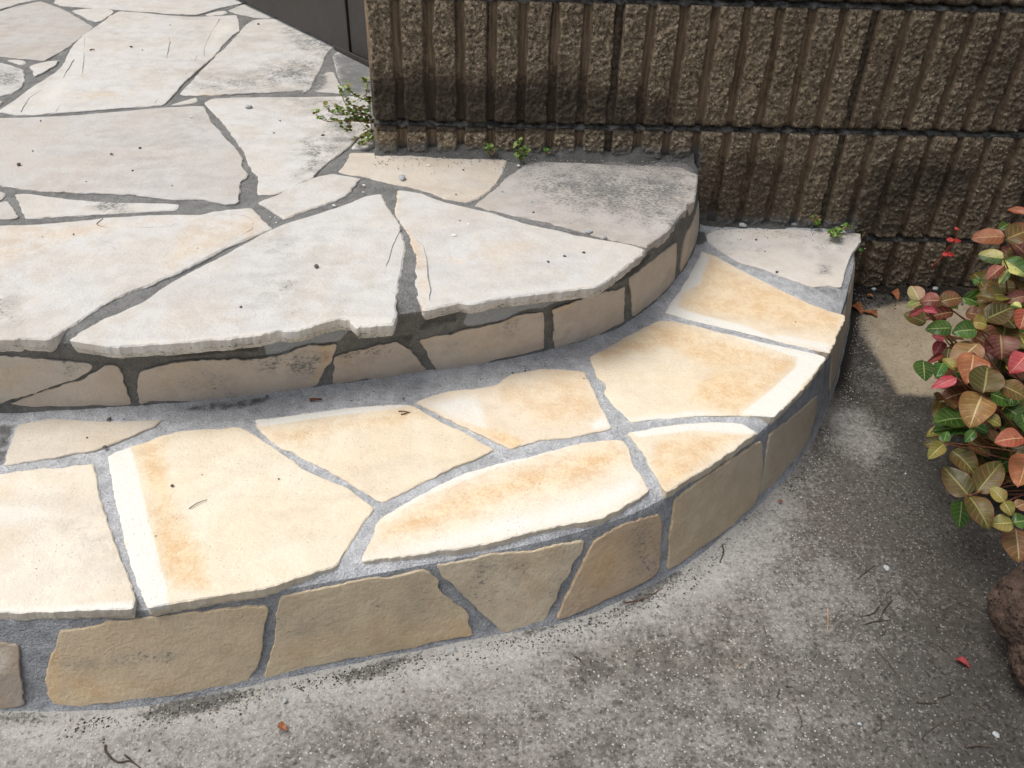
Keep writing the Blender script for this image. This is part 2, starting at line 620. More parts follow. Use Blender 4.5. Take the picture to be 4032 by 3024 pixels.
def slab(name, poly, mapf, thick, parent, base, marks=(), edge=.0032, grid=.0045, amp=.0011, und=.0007, tilt=(0, 0), lip=.0, side=.0, mott=.0,
         label=None, step=.003):
    """a flat stone: poly in 2-D, mapf(u, v, h) -> 3-D with h the height over the bed"""
    SLAB_N[0] += 1
    seed = SLAB_N[0] * 7
    P = np.asarray(poly, float)
    if area(P) < 0: P = P[::-1]
    R0 = resample(P, step)
    R0 = smooth_pts(R0, 1)
    R0 = jitter_outline(R0, amp, seed)
    n = len(R0)
    S = smooth_pts(R0, 2)
    T = np.roll(S, -3, 0) - np.roll(S, 3, 0)
    T /= np.maximum(1e-9, np.hypot(T[:, 0], T[:, 1]))[:, None]
    N = np.stack([-T[:, 1], T[:, 0]], 1)
    p3 = np.concatenate([R0, np.full((n, 1), seed * .37)], 1)
    ew = edge * (1 + .5 * vnoise(p3, 40, seed + 3))
    R1 = S + N * ew[:, None]
    lo, hi = P.min(0), P.max(0)
    gx, gy = np.meshgrid(np.arange(lo[0], hi[0], grid), np.arange(lo[1], hi[1], grid))
    G = np.stack([gx.ravel(), gy.ravel()], 1) + rng.uniform(-.3, .3, (gx.size, 2)) * grid
    G = G[inside(G, R0)]
    if len(G):
        G = G[seg_dist(G, R0[::2]) > edge + grid * .8]
    vin = [Vector(p) for p in R1] + [Vector(p) for p in G]
    res = delaunay_2d_cdt(vin, [], [list(range(n))], 1, 1e-6)
    V2 = np.array([tuple(v) for v in res[0]])
    tri = res[2]
    # map boundary vertices to the outline
    orig = res[3]
    first = {}
    for i, lst in enumerate(orig):
        for k in lst:
            if k < n: first[k] = i
    c = P.mean(0)
    q3 = np.concatenate([V2, np.full((len(V2), 1), seed * .11)], 1)
    h = und * (1.6 * vnoise(q3, 7, seed) + .8 * vnoise(q3, 24, seed + 1) + .25 * vnoise(q3, 70, seed + 2))
    h = h + (V2 - c) @ np.asarray(tilt)
    # soft rounding towards the rim
    d0 = seg_dist(V2, R0[::2])
    h = h - .0004 * np.clip(1 - d0 / .010, 0, 1) ** 2
    hr = np.array([h[first[k]] if k in first else 0 for k in range(n)])
    drop = edge * .75 * (1 + .5 * vnoise(p3, 70, seed + 13))
    ringi = np.array([first.get(k, 0) for k in range(n)])
    verts2 = [V2, R0, R0 - N * (lip * (.5 + .5 * vnoise(p3, 60, seed + 4)))[:, None] + N * .0012, R0 + N * .004, V2[ringi], R0]
    hs = [h, hr - drop, hr - drop - (thick - edge) * .55, np.full(n, -thick), h[ringi], hr - drop]
    V = np.concatenate(verts2)
    H = np.concatenate(hs)
    X = mapf(V[:, 0], V[:, 1], H)
    faces = [tuple(f) for f in tri]
    o1, o2, o3 = len(V2), len(V2) + n, len(V2) + 2 * n
    o4, o5 = len(V2) + 3 * n, len(V2) + 4 * n
    for k in range(n):
        k2 = (k + 1) % n
        if k in first and k2 in first:
            faces.append((o4 + k2, o4 + k, o5 + k, o5 + k2))
        faces.append((o1 + k2, o1 + k, o2 + k, o2 + k2))
        faces.append((o2 + k2, o2 + k, o3 + k, o3 + k2))
    m = marks_to_mask(X, marks)
    if mott:
        Q = X + seed
        m[:, 2] = np.maximum(m[:, 2], mott * .62 * np.clip(.15 + 1.0 * vnoise(Q, 14, seed + 31) + .5 * vnoise(Q, 45, seed + 32), 0, 1))
        m[:, 0] = np.maximum(m[:, 0], mott * .9 * np.clip(.1 + 1.0 * vnoise(Q, 11, seed + 35) + .4 * vnoise(Q, 40, seed + 36), 0, 1))
    m[o2:o4, 2] = np.maximum(m[o2:o4, 2], side)
    m[o1:o2, 2] = np.maximum(m[o1:o2, 2], side * .2)
    b = np.tile(np.asarray(base, float), (len(X), 1))
    o = mesh_obj(name, X, faces, M_STONE, parent, True, {'base': ('FLOAT_COLOR', b), 'mask': ('FLOAT_COLOR', m)})
    me = o.data
    sharp = [len(p.vertices) == 4 for p in me.polygons]
    me.polygons.foreach_set('use_smooth', [not s for s in sharp])
    if label: o['label'] = label
    return o


# ------------------------------------------------------------------ step curves (ground plan, metres)
Z_LOW, Z_UP = 0.123, 0.245
LOW_BASE = [(-1.5, -.60), (-1.15, -.77), (-.85, -.86), (-.55, -.898), (-.297, -.902), (-.156, -.896), (-.018, -.861), (.181, -.811), (.288, -.785), (.429, -.714),
            (.558, -.601), (.675, -.467), (.755, -.325), (.812, -.20), (.858, -.09), (.885, .02)]
LOW_TOP = [(-1.5, -.575), (-1.15, -.745), (-.85, -.834), (-.52, -.875), (-.268, -.874), (-.141, -.862), (.0, -.833), (.18, -.788), (.300, -.752), (.408, -.698),
           (.545, -.583), (.66, -.448), (.735, -.318), (.792, -.20), (.838, -.09), (.866, .02)]
UP_BASE = [(-1.5, -.28), (-1.15, -.43), (-.85, -.53), (-.6, -.565), (-.413, -.568), (-.262, -.552), (-.14, -.530), (-.015, -.501), (.118, -.465), (.20, -.444), (.282, -.413),
           (.355, -.376), (.407, -.337), (.462, -.27), (.508, -.195), (.545, -.115), (.572, -.03), (.58, .02)]
UP_TOP = [(-1.5, -.285), (-1.15, -.44), (-.85, -.545), (-.6, -.582), (-.40, -.580), (-.283, -.568), (-.15, -.545), (-.03, -.522), (.105, -.490), (.19, -.467), (.275, -.435),
          (.352, -.392), (.407, -.345), (.464, -.27), (.508, -.190), (.538, -.11), (.555, -.03), (.56, .02)]


def spline(P, n=260):
    P = np.asarray(P, float)
    P = np.concatenate([2 * P[:1] - P[1:2], P, 2 * P[-1:] - P[-2:-1]])
    out = []
    for i in range(1, len(P) - 2):
        for t in np.linspace(0, 1, 24, endpoint=False):
            a, b, c, d = P[i - 1], P[i], P[i + 1], P[i + 2]
            out.append(.5 * ((2 * b) + (-a + c) * t + (2 * a - 5 * b + 4 * c - d) * t * t + (-a + 3 * b - 3 * c + d) * t ** 3))
    out.append(P[-2])
    out = np.array(out)
    L = np.concatenate([[0], np.cumsum(np.hypot(*np.diff(out, axis=0).T))])
    s = np.linspace(0, L[-1], n)
    return np.stack([np.interp(s, L, out[:, 0]), np.interp(s, L, out[:, 1])], 1), L[-1]


class Riser:
    """ruled surface between a lower and an upper plan curve"""
    def __init__(s, base, top, z0, z1):
        s.B, s.L = spline(base)
        s.T, _ = spline(top)
        s.z0, s.z1 = z0, z1
        s.S = np.linspace(0, s.L, len(s.B))

    def at(s, u, z, h=0.0):
        u = np.asarray(u, float); z = np.asarray(z, float); h = np.asarray(h, float)
        f = (z - s.z0) / (s.z1 - s.z0)
        bx, by = np.interp(u, s.S, s.B[:, 0]), np.interp(u, s.S, s.B[:, 1])
        tx, ty = np.interp(u, s.S, s.T[:, 0]), np.interp(u, s.S, s.T[:, 1])
        e = .012
        dx = np.interp(u + e, s.S, s.B[:, 0]) - np.interp(u - e, s.S, s.B[:, 0])
        dy = np.interp(u + e, s.S, s.B[:, 1]) - np.interp(u - e, s.S, s.B[:, 1])
        l = np.maximum(1e-9, np.hypot(dx, dy))
        nx, ny = dy / l, -dx / l
        return np.stack([bx + (tx - bx) * f + nx * h, by + (ty - by) * f + ny * h, z + 0 * u], -1)

    def from_px(s, pts):
        uu, zz = np.meshgrid(np.linspace(0, s.L, 500), np.linspace(s.z0 - .03, s.z1 + .03, 24))
        W = project(s.at(uu.ravel(), zz.ravel()))
        out = []
        for p in pts:
            k = np.argmin(((W - p) ** 2).sum(1))
            q = np.array([uu.ravel()[k], zz.ravel()[k]])
            for _ in range(12):
                e = 1e-4
                w = project(s.at(q[:1], q[1:]))[0]
                a = (project(s.at(q[:1] + e, q[1:]))[0] - w) / e
                b = (project(s.at(q[:1], q[1:] + e))[0] - w) / e
                J = np.stack([a, b], 1)
                try:
                    dq = np.linalg.solve(J, np.asarray(p) - w)
                except np.linalg.LinAlgError:
                    break
                q = q + np.clip(dq, -.02, .02)
            out.append(q)
        return np.array(out)


LOWR = Riser(LOW_BASE, LOW_TOP, 0.0, .108)
UPR = Riser(UP_BASE, UP_TOP, Z_LOW, .228)

# ------------------------------------------------------------------ ground
def axis(a, b, step, far):
    c = list(np.arange(a, b + step / 2, step))
    s, x = step, a
    left = []
    while x > -far:
        s *= 1.35; x -= s; left.append(x)
    s, x = step, b
    right = []
    while x < far:
        s *= 1.35; x += s; right.append(x)
    return np.array(left[::-1] + c + right)


gx = axis(-.45, 1.35, .006, 60)
gy = axis(-1.05, .02, .006, 60)
GX, GY = np.meshgrid(gx, gy)
gp = np.stack([GX.ravel(), GY.ravel()], 1)
p3 = np.concatenate([gp, np.zeros((len(gp), 1))], 1)
near = (np.abs(gp[:, 0]) < 3) & (np.abs(gp[:, 1]) < 3)
gz = np.where(near, .0012 * vnoise(p3, 9, 3) + .0007 * vnoise(p3, 45, 4), 0)
LB = LOWR.B
dcur = np.full(len(gp), 9.0)
dcur[near] = seg_dist(gp[near], LB[::3], closed=False)
side = np.clip((gp[:, 0] - .52) / .16, 0, 1)                      # the smear fades round the right end
smear = np.clip(1.25 - dcur / (.085 + .03 * vnoise(p3, 6, 8)), 0, 1) * (1 - .78 * side)
# patches of cement wiped on the slab: in front of the step and right of its round end
for (cx, cy, rx, ry, am) in ((.30, -.92, .30, .07, .30), (.55, -.74, .16, .10, .36), (.75, -.43, .05, .075, .55), (-.2, -.955, .25, .03, .6), (.16, -.885, .22, .03, .5), (.05, -.99, .25, .04, .32)):
    q = np.hypot((gp[:, 0] - cx) / rx, (gp[:, 1] - cy) / ry)
    smear = np.maximum(smear, am * np.clip(1.5 - q, 0, 1))
beige_rect = [(.857, -.342), (1.25, -.345), (1.25, -.055), (.97, -.062), (.895, -.088), (.862, -.13)]
sd = np.full(len(gp), -1.0)
sd[near] = sdist(gp[near], beige_rect)
beige = np.clip(.5 + (sd + .010 * vnoise(p3, 12, 55)) / .050, 0, 1)
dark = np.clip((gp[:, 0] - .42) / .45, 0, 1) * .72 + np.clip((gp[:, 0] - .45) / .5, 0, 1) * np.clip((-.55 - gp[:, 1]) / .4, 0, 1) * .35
dark = np.maximum(dark, .85 * np.clip(1 - dcur / .12, 0, 1) * np.clip((gp[:, 0] - .68) / .05, 0, 1))  # the step's shade painted on the ground round its right end
grit = np.clip(1.0 - np.abs(dcur - .012 - .01 * vnoise(p3, 14, 30)) / .022, 0, 1) * np.where(gp[:, 0] > .45, .6, 1.0) * (.7 + .6 * vnoise(p3, 11, 31))
soil = np.clip(1.15 + gp[:, 1] / (.062 + .018 * vnoise(p3, 17, 12)), 0, 1) * (gp[:, 0] > .8)
soil = np.maximum(soil, .95 * np.clip(1.1 - dcur / .035, 0, 1) * np.clip((gp[:, 0] - .72) / .06, 0, 1))
nx_, ny_ = len(gx), len(gy)
def quad_grid(nx, ny):
    a = (np.arange(ny - 1)[:, None] * nx + np.arange(nx - 1)[None]).ravel()
    return np.stack([a, a + 1, a + nx + 1, a + nx], 1)


faces = quad_grid(nx_, ny_)
z = np.zeros(len(gp))
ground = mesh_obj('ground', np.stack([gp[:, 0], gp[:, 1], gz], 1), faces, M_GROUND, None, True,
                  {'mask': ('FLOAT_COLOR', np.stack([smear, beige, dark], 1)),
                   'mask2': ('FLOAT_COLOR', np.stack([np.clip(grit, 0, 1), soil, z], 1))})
tag(ground, kind='structure')

# ------------------------------------------------------------------ the steps: mortar bodies
steps = empty('stone_steps', (.2, -.5, 0))
tag(steps, 'curved two-tier steps faced with cream and ochre flagstones set in grey mortar', 'steps')


def body(name, riser, ztop, back, base, fresh, dark_marks, extra_h=None, grid=.009, face=None):
    """mortar core: a bedded top sheet and a trowelled ruled face"""
    T = riser.T
    poly = np.concatenate([T, np.asarray(back, float)])
    R0 = resample(poly, .012)
    if area(R0) < 0: R0 = R0[::-1]
    lo, hi = R0.min(0), R0.max(0)
    gx, gy = np.meshgrid(np.arange(lo[0], hi[0], grid), np.arange(lo[1], hi[1], grid))
    G = np.stack([gx.ravel(), gy.ravel()], 1) + rng.uniform(-.25, .25, (gx.size, 2)) * grid
    uv = project(np.concatenate([G, np.full((len(G), 1), ztop)], 1))
    vis = (uv[:, 0] > -300) & (uv[:, 0] < 4300) & (uv[:, 1] > -250)
    G = G[vis]
    G = G[inside(G, R0)]
    G = G[seg_dist(G, R0[::2]) > grid * .7]
    res = delaunay_2d_cdt([Vector(p) for p in R0] + [Vector(p) for p in G], [], [list(range(len(R0)))], 1, 1e-6)
    V2 = np.array([tuple(v) for v in res[0]])
    q3 = np.concatenate([V2, np.zeros((len(V2), 1))], 1)
    dT = seg_dist(V2, T[::3], closed=False)
    h = ztop - .0026 + .0007 * vnoise(q3, 20, 41) + .0005 * vnoise(q3, 60, 42) - .010 * np.clip(1 - dT / .02, 0, 1) ** 2
    if extra_h is not None: h = h + extra_h(V2)
    h = np.where(dT < 1e-3, ztop - .0126, h)
    V = [np.concatenate([V2, h[:, None]], 1)]
    F = [tuple(f) for f in res[2]]
    # face
    nu, nz = 420, 16
    us = np.linspace(0, riser.L, nu)
    ze = np.concatenate([np.linspace(riser.z0 - .03, ztop - .0126, nz - 1), [ztop - .0095]])
    UU, ZZ = np.meshgrid(us, ze)
    c3 = riser.at(UU.ravel(), ZZ.ravel())
    hh = .0010 * vnoise(c3, 26, 50) + .0006 * vnoise(c3, 75, 51)
    fillet = .004 * np.exp(-(ZZ.ravel() - riser.z0) / .008)
    W = riser.at(UU.ravel(), ZZ.ravel(), hh + np.clip(fillet, 0, .012))
    W[-2 * nu:-nu, :2] = riser.at(us, np.full(nu, riser.z1))[:, :2]
    W[-2 * nu:-nu, 2] = ztop - .0126
    W[-nu:, :2] = riser.at(us, np.full(nu, riser.z1), np.full(nu, -.006))[:, :2]
    W[-nu:, 2] = ztop - .0095
    o = len(V2)
    V.append(W)
    for j in range(nz - 1):
        for i in range(nu - 1):
            a = o + j * nu + i
            F.append((a, a + 1, a + nu + 1, a + nu))
    # outer walls below the back edge
    V = np.concatenate(V)
    m = marks_to_mask(V, [(1, p, s_, a) for p, s_, a in fresh] + [(2, p, s_, a) for p, s_, a in dark_marks])
    b = np.tile(np.asarray(base), (len(V), 1))
    b[o:o + nu * (nz - 1)] = face  # riser mortar darker than the tread's: its shade is put into the colour
    return mesh_obj(name, V, F, M_MORTAR, steps, True, {'base': ('FLOAT_COLOR', b), 'mask': ('FLOAT_COLOR', m)})


UPB = UPR.B


def low_extra(V2):
    d = seg_dist(V2, UPB[::3], closed=False)
    return .007 * np.exp(-d / .012)


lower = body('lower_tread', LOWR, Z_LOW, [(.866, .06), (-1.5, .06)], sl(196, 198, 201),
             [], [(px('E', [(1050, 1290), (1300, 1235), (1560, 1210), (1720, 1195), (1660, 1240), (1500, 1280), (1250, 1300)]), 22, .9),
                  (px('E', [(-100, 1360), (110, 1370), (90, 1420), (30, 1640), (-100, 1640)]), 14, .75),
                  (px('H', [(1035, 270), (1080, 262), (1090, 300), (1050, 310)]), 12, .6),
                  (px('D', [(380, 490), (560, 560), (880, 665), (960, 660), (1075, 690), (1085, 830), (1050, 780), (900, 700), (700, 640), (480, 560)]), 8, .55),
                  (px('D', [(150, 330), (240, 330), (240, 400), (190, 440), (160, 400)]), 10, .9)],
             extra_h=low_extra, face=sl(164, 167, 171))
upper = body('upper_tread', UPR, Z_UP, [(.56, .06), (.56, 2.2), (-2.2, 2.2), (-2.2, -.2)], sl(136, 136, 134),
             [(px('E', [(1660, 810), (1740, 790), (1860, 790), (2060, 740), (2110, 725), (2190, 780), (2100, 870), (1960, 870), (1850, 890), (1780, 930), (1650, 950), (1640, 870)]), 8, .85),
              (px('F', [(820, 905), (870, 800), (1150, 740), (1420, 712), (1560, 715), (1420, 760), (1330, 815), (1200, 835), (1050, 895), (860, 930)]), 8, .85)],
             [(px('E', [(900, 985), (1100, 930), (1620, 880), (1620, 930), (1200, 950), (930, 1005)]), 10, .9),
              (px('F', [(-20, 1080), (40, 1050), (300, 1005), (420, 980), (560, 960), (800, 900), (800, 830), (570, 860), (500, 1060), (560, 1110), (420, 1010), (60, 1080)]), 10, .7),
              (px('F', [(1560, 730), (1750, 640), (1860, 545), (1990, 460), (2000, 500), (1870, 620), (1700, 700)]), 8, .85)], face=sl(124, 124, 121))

# ------------------------------------------------------------------ flagstones
def on_tread(z):
    return lambda u, v, h: np.stack([u, v, z + h], -1)


def tread_poly(pts, z):
    return [tuple(on_z(p, z)[:2]) for p in pts]


C_UP = sl(197, 196, 193)
C_UPW = sl(208, 207, 204)
C_PINK = sl(190, 187, 183)
C_TAN = sl(206, 199, 188)
C_LOW = sl(232, 220, 196)
C_LOWP = sl(222, 210, 190)

UPPER = [
    # (view, outline, colour, marks, thickness, label)
    ('A', [(-170, 95), (0, 70), (130, 30), (255, 3), (300, 20), (365, 45), (430, 75), (470, 100), (530, 135), (575, 160), (560, 185), (520, 215), (470, 255), (420, 295), (350, 335), (280, 375), (230, 372), (100, 360), (0, 350), (-170, 345)], C_PINK, [], .02, None),
    ('A', [(-200, -90), (300, -90), (240, -8), (130, 16), (0, 58), (-200, 84)], C_UP, [], .02, None),
    ('A', [(330, 15), (380, 35), (460, 42), (700, 58), (900, 72), (1050, 85), (1220, 92), (1260, 82), (1370, 48), (1515, 18), (1650, -30), (1400, -90), (400, -90)], C_UPW, [], .02, None),
    ('A', [(447, 65), (560, 52), (640, 55), (700, 62), (706, 75), (690, 95), (640, 125), (595, 135), (550, 122), (500, 95), (465, 80)], C_UPW, [], .02, None),
    ('A', [(745, 70), (900, 80), (1060, 92), (1200, 100), (1380, 95), (1470, 88), (1485, 120), (1490, 165), (1490, 190), (1440, 225), (1390, 275), (1340, 340), (1280, 395), (1200, 465), (1130, 530), (1080, 590), (1020, 650), (800, 668), (500, 690), (340, 702), (200, 712), (80, 708), (0, 692), (-30, 690), (60, 640), (130, 590), (230, 520), (330, 455), (385, 405), (420, 340), (445, 290), (470, 262), (530, 200), (600, 160), (680, 100)], C_UPW,
     [(1, px('A', [(0, 690), (330, 460), (520, 260), (520, 480), (380, 690)]), 110, .62), (2, px('A', [(150, 640), (330, 440), (400, 420), (300, 520), (190, 650)]), 40, .5), (1, px('A', [(1300, 130), (1480, 100), (1480, 200), (1270, 380), (1280, 250)]), 60, .6)], .02, 'large pale flagstone crossed by thin cracks'),
    ('A', [(1270, 88), (1340, 70), (1400, 65), (1415, 78), (1380, 90), (1300, 96)], C_UPW, [], .02, None),
    ('A', [(1415, 62), (1525, 22), (1680, -30), (1850, -10), (1800, 92), (1660, 113), (1570, 103), (1480, 83)], C_UP, [], .02, None),
    ('A', [(1575, 124), (1640, 120), (1670, 118), (1820, 100), (2180, 215), (2110, 272), (2060, 300), (2030, 330), (1990, 430), (1950, 500), (1925, 555), (1700, 572), (1500, 582), (1290, 590), (1150, 587), (1110, 582), (1130, 555), (1180, 520), (1240, 450), (1330, 360), (1400, 300), (1490, 200), (1530, 150)], C_UPW,
     [(2, px('A', [(1780, 180), (2100, 250), (2060, 320), (1900, 310), (1850, 280)]), 60, 1.0), (2, px('A', [(1700, 380), (1990, 330), (2060, 300), (1930, 550), (1700, 560), (1150, 560), (1300, 470), (1600, 450)]), 60, .72), (0, px('A', [(1110, 590), (1250, 570), (1500, 600), (1200, 600)]), 14, .7)], .02, 'flagstone beside the gate with grey weathered flecks'),
    ('R', [(1320, 1060), (1400, 1045), (1530, 1035), (1560, 1110), (1620, 1220), (1690, 1285), (1650, 1350), (1450, 1335), (1250, 1320), (1280, 1200)], C_UP, [(2, px('R', [(1250, 1040), (1420, 1040), (1440, 1200), (1330, 1340), (1200, 1340)]), 14, .95)], .02, None),
    ('R', [(1505, 812), (1560, 760), (1625, 712), (1760, 765), (2000, 860), (2150, 930), (2250, 1380), (2000, 1385), (1800, 1370), (1690, 1280), (1640, 1220), (1570, 1060), (1540, 930)], C_UP,
     [(2, px('R', [(1480, 780), (1750, 760), (2300, 900), (2300, 1400), (1600, 1400), (1560, 1000)]), 20, 1.05)], .02, 'flagstone darkened by grey grime at the wall corner'),
    ('A', [(-220, 737), (0, 735), (150, 732), (400, 722), (700, 695), (1000, 670), (1260, 655), (1280, 668), (1290, 700), (1320, 760), (1370, 810), (1420, 875), (1465, 915), (1500, 960), (1508, 1000), (1505, 1025), (1530, 1060), (1548, 1085), (1530, 1110), (1500, 1125), (1495, 1160), (1490, 1220), (1480, 1265), (1400, 1268), (1330, 1258), (1250, 1240), (1150, 1235), (1080, 1240), (900, 1220), (800, 1208), (600, 1200), (450, 1198), (250, 1185), (100, 1170), (0, 1150), (-220, 1128)], sl(196, 194, 191),
     [(1, px('A', [(-200, 760), (320, 760), (330, 1100), (-200, 1120)]), 260, .5), (2, px('A', [(1040, 700), (1250, 690), (1330, 850), (1180, 900), (1080, 800)]), 70, .35)], .02, None),
    ('A', [(1050, 650), (1130, 625), (1215, 598), (1235, 612), (1220, 630), (1130, 645)], C_UPW, [], .02, None),
    ('A', [(1270, 635), (1320, 608), (1550, 603), (1850, 598), (2150, 593), (2290, 597), (2310, 800), (2250, 840), (2210, 870), (2160, 925), (2100, 970), (2030, 1020), (1980, 1065), (1940, 1110), (1850, 1150), (1750, 1200), (1700, 1210), (1597, 1208), (1600, 1160), (1605, 1120), (1595, 1090), (1570, 1070), (1550, 1030), (1530, 985), (1510, 930), (1480, 890), (1430, 820), (1370, 745), (1330, 705), (1290, 660)], C_UPW,
     [(2, px('A', [(1750, 600), (2300, 600), (2300, 850), (2050, 960), (1960, 700)]), 70, .66), (2, px('A', [(1870, 850), (2200, 870), (1950, 1100), (1850, 1080)]), 60, .70)], .02, 'flagstone under the creeping weed, speckled grey towards the wall'),
    ('A', [(-160, 1190), (0, 1180), (40, 1203), (20, 1225), (0, 1245), (-160, 1290)], C_UP, [], .02, None),
    ('A', [(-160, 1310), (0, 1255), (50, 1240), (85, 1300), (115, 1355), (60, 1362), (0, 1362), (-160, 1366)], C_UP, [], .02, None),
    ('A', [(85, 1205), (180, 1205), (500, 1240), (720, 1258), (900, 1258), (1060, 1260), (1125, 1265), (1110, 1285), (1105, 1298), (900, 1310), (600, 1330), (300, 1345), (155, 1355), (145, 1320), (120, 1270)], C_UPW,
     [(2, px('A', [(460, 1225), (820, 1250), (820, 1310), (640, 1320), (560, 1270)]), 30, .8)], .02, None),
    ('B', [(28, 1263), (130, 1215), (260, 1150), (400, 1093), (490, 1078), (600, 1100), (662, 1110), (640, 1140), (610, 1170), (600, 1195), (520, 1240), (445, 1270), (330, 1305), (250, 1335), (190, 1362), (120, 1320)], C_UPW,
     [(0, px('B', [(170, 1340), (500, 1215), (520, 1240), (200, 1375)]), 12, .55)], .02, None),
    ('B', [(610, 925), (640, 870), (680, 840), (745, 835), (760, 905), (700, 922)], C_UPW, [], .02, None),
    ('B', [(595, 945), (700, 948), (900, 955), (1100, 965), (1300, 978), (1500, 988), (1580, 993), (1565, 1030), (1545, 1080), (1510, 1140), (1460, 1190), (1400, 1225), (1340, 1250), (1290, 1253), (1200, 1235), (1130, 1210), (1050, 1180), (940, 1155), (800, 1128), (680, 1095), (560, 1078), (522, 1065), (555, 1030), (585, 985)], C_TAN,
     [(1, px('B', [(700, 1010), (1300, 1040), (1400, 1200), (1250, 1220), (700, 1080)]), 150, .55)], .02, 'warm tan flagstone against the foot of the wall'),
    ('B', [(1700, 1012), (1800, 1005), (2000, 1010), (2196, 1020), (2446, 1028), (2636, 1030), (2690, 1052), (2730, 1077), (2755, 1082), (2755, 1150), (2750, 1240), (2700, 1275), (2650, 1330), (2615, 1390), (2575, 1430), (2530, 1462), (2475, 1500), (2440, 1533), (2300, 1500), (2100, 1458), (1900, 1405), (1800, 1375), (1620, 1340), (1480, 1305), (1362, 1277), (1430, 1235), (1500, 1175), (1560, 1110), (1630, 1060)], sl(188, 184, 180),
     [(2, px('B', [(1600, 1010), (2760, 1010), (2760, 1200), (2600, 1420), (2000, 1330), (1800, 1280)]), 130, .84)], .026, 'flagstone peppered with grey flecks at the upper step\'s right end'),
    ('F', [(412, 78), (430, 72), (580, 95), (640, 120), (720, 150), (810, 175), (880, 188), (980, 208), (1100, 250), (1300, 300), (1500, 345), (1700, 385), (1850, 412), (1965, 445), (1945, 480), (1860, 540), (1800, 590), (1720, 650), (1650, 685), (1550, 695), (1400, 710), (1200, 730), (1000, 760), (880, 790), (800, 775), (700, 800), (575, 825), (570, 790), (545, 740), (535, 690), (530, 640), (535, 600), (525, 560), (535, 520), (530, 470), (510, 430), (500, 380), (480, 330), (440, 285), (405, 230), (402, 175), (412, 120)], C_UPW,
     [(0, px('F', [(395, 70), (440, 72), (440, 260), (560, 420), (620, 640), (600, 820), (560, 840), (520, 520), (440, 290), (400, 200)]), 10, .62), (0, px('F', [(720, 480), (840, 490), (850, 560), (740, 540)]), 26, .72), (0, px('F', [(900, 330), (1250, 400), (1100, 600), (900, 560)]), 70, .42), (1, px('F', [(1000, 700), (1650, 640), (1900, 480), (1960, 440), (1800, 600), (1600, 700), (1000, 760)]), 40, .6)], .017, 'fan-shaped flagstone with a broken ochre left edge'),
    ('F', [(310, 95), (350, 160), (395, 225), (430, 280), (450, 330), (465, 420), (460, 500), (450, 570), (430, 650), (415, 760), (408, 850), (403, 908), (280, 920), (155, 928), (118, 880), (51, 870), (-104, 918), (-204, 943), (-284, 953), (-319, 943), (-454, 978), (-654, 998), (-854, 1018), (-1054, 1033), (-1204, 1038), (-1334, 1048), (-1454, 1038), (-1574, 1018), (-1629, 1008), (-1604, 985), (-1524, 928), (-1404, 868), (-1254, 808), (-1104, 728), (-994, 648), (-854, 578), (-654, 473), (-504, 393), (-364, 314), (-284, 279), (-74, 214), (126, 149), (226, 109)], C_UPW,
     [(2, px('F', [(-400, 560), (-150, 600), (-250, 760), (-500, 720)]), 60, .42), (2, px('F', [(-500, 380), (-100, 320), (0, 500), (-350, 520)]), 80, .35), (1, px('F', [(-1629, 990), (-1000, 1000), (-300, 930), (100, 840), (400, 860), (400, 950), (-300, 1000), (-1200, 1060)]), 16, .5), (0, px('F', [(-1600, 1000), (-1200, 1020), (-400, 960), (-300, 975), (-1200, 1050)]), 10, .5)], .020, 'large fan-shaped flagstone with a notched front edge'),
    ('E', [(-220, 150), (0, 135), (200, 125), (400, 110), (600, 90), (700, 82), (900, 78), (1100, 72), (1250, 72), (1330, 50), (1480, 30), (1560, 25), (1600, 60), (1640, 110), (1690, 155), (1650, 170), (1500, 240), (1400, 280), (1300, 335), (1200, 390), (1080, 450), (960, 500), (850, 540), (700, 600), (600, 660), (500, 725), (400, 790), (330, 830), (290, 850), (200, 845), (100, 848), (0, 850), (-220, 850)], C_UPW,
     [(0, px('E', [(-220, 140), (600, 100), (1600, 40), (1680, 150), (1000, 480), (950, 480), (1150, 120), (700, 200), (300, 300), (0, 420), (-220, 450)]), 40, .50), (2, px('E', [(-100, 560), (130, 560), (130, 780), (-100, 780)]), 60, .5), (2, px('E', [(650, 215), (820, 220), (760, 290), (650, 280)]), 40, .4)], .020, 'tan and white veined flagstone at the left front edge'),
    ('A', [(40, 372), (100, 368), (155, 378), (160, 392), (130, 398), (80, 388)], C_UPW, [], .02, None),
    ('A', [(180, 412), (260, 390), (370, 375), (340, 410), (270, 450), (210, 475), (205, 440)], C_UPW, [], .02, None),
    ('A', [(-160, 390), (0, 385), (80, 405), (140, 425), (150, 450), (155, 500), (130, 545), (80, 580), (0, 592), (-160, 595)], C_UP,
     [(2, px('A', [(-100, 400), (100, 410), (155, 460), (140, 540), (-100, 540)]), 40, .7)], .02, None),
    ('A', [(-160, 640), (0, 625), (22, 630), (0, 650), (-60, 672), (-160, 680)], C_UPW, [], .02, None),
]
for v, pts, colr, marks, th, lab in UPPER:
    front = th in (.017, .020, .026) and v in 'EFB'
    slab('flagstone', tread_poly(px(v, pts), Z_UP), on_tread(Z_UP), th, upper, colr, marks, label=lab,
         edge=.0022 if front else .0015, mott=.34, grid=.005 if v in 'EFB' else .009, amp=.0017 if front else .0012 if v in 'EFB' else .0016,
         step=.003 if v in 'EFB' else .005, und=.0009, side=.46 if front else .3, lip=.0022 if front else 0)

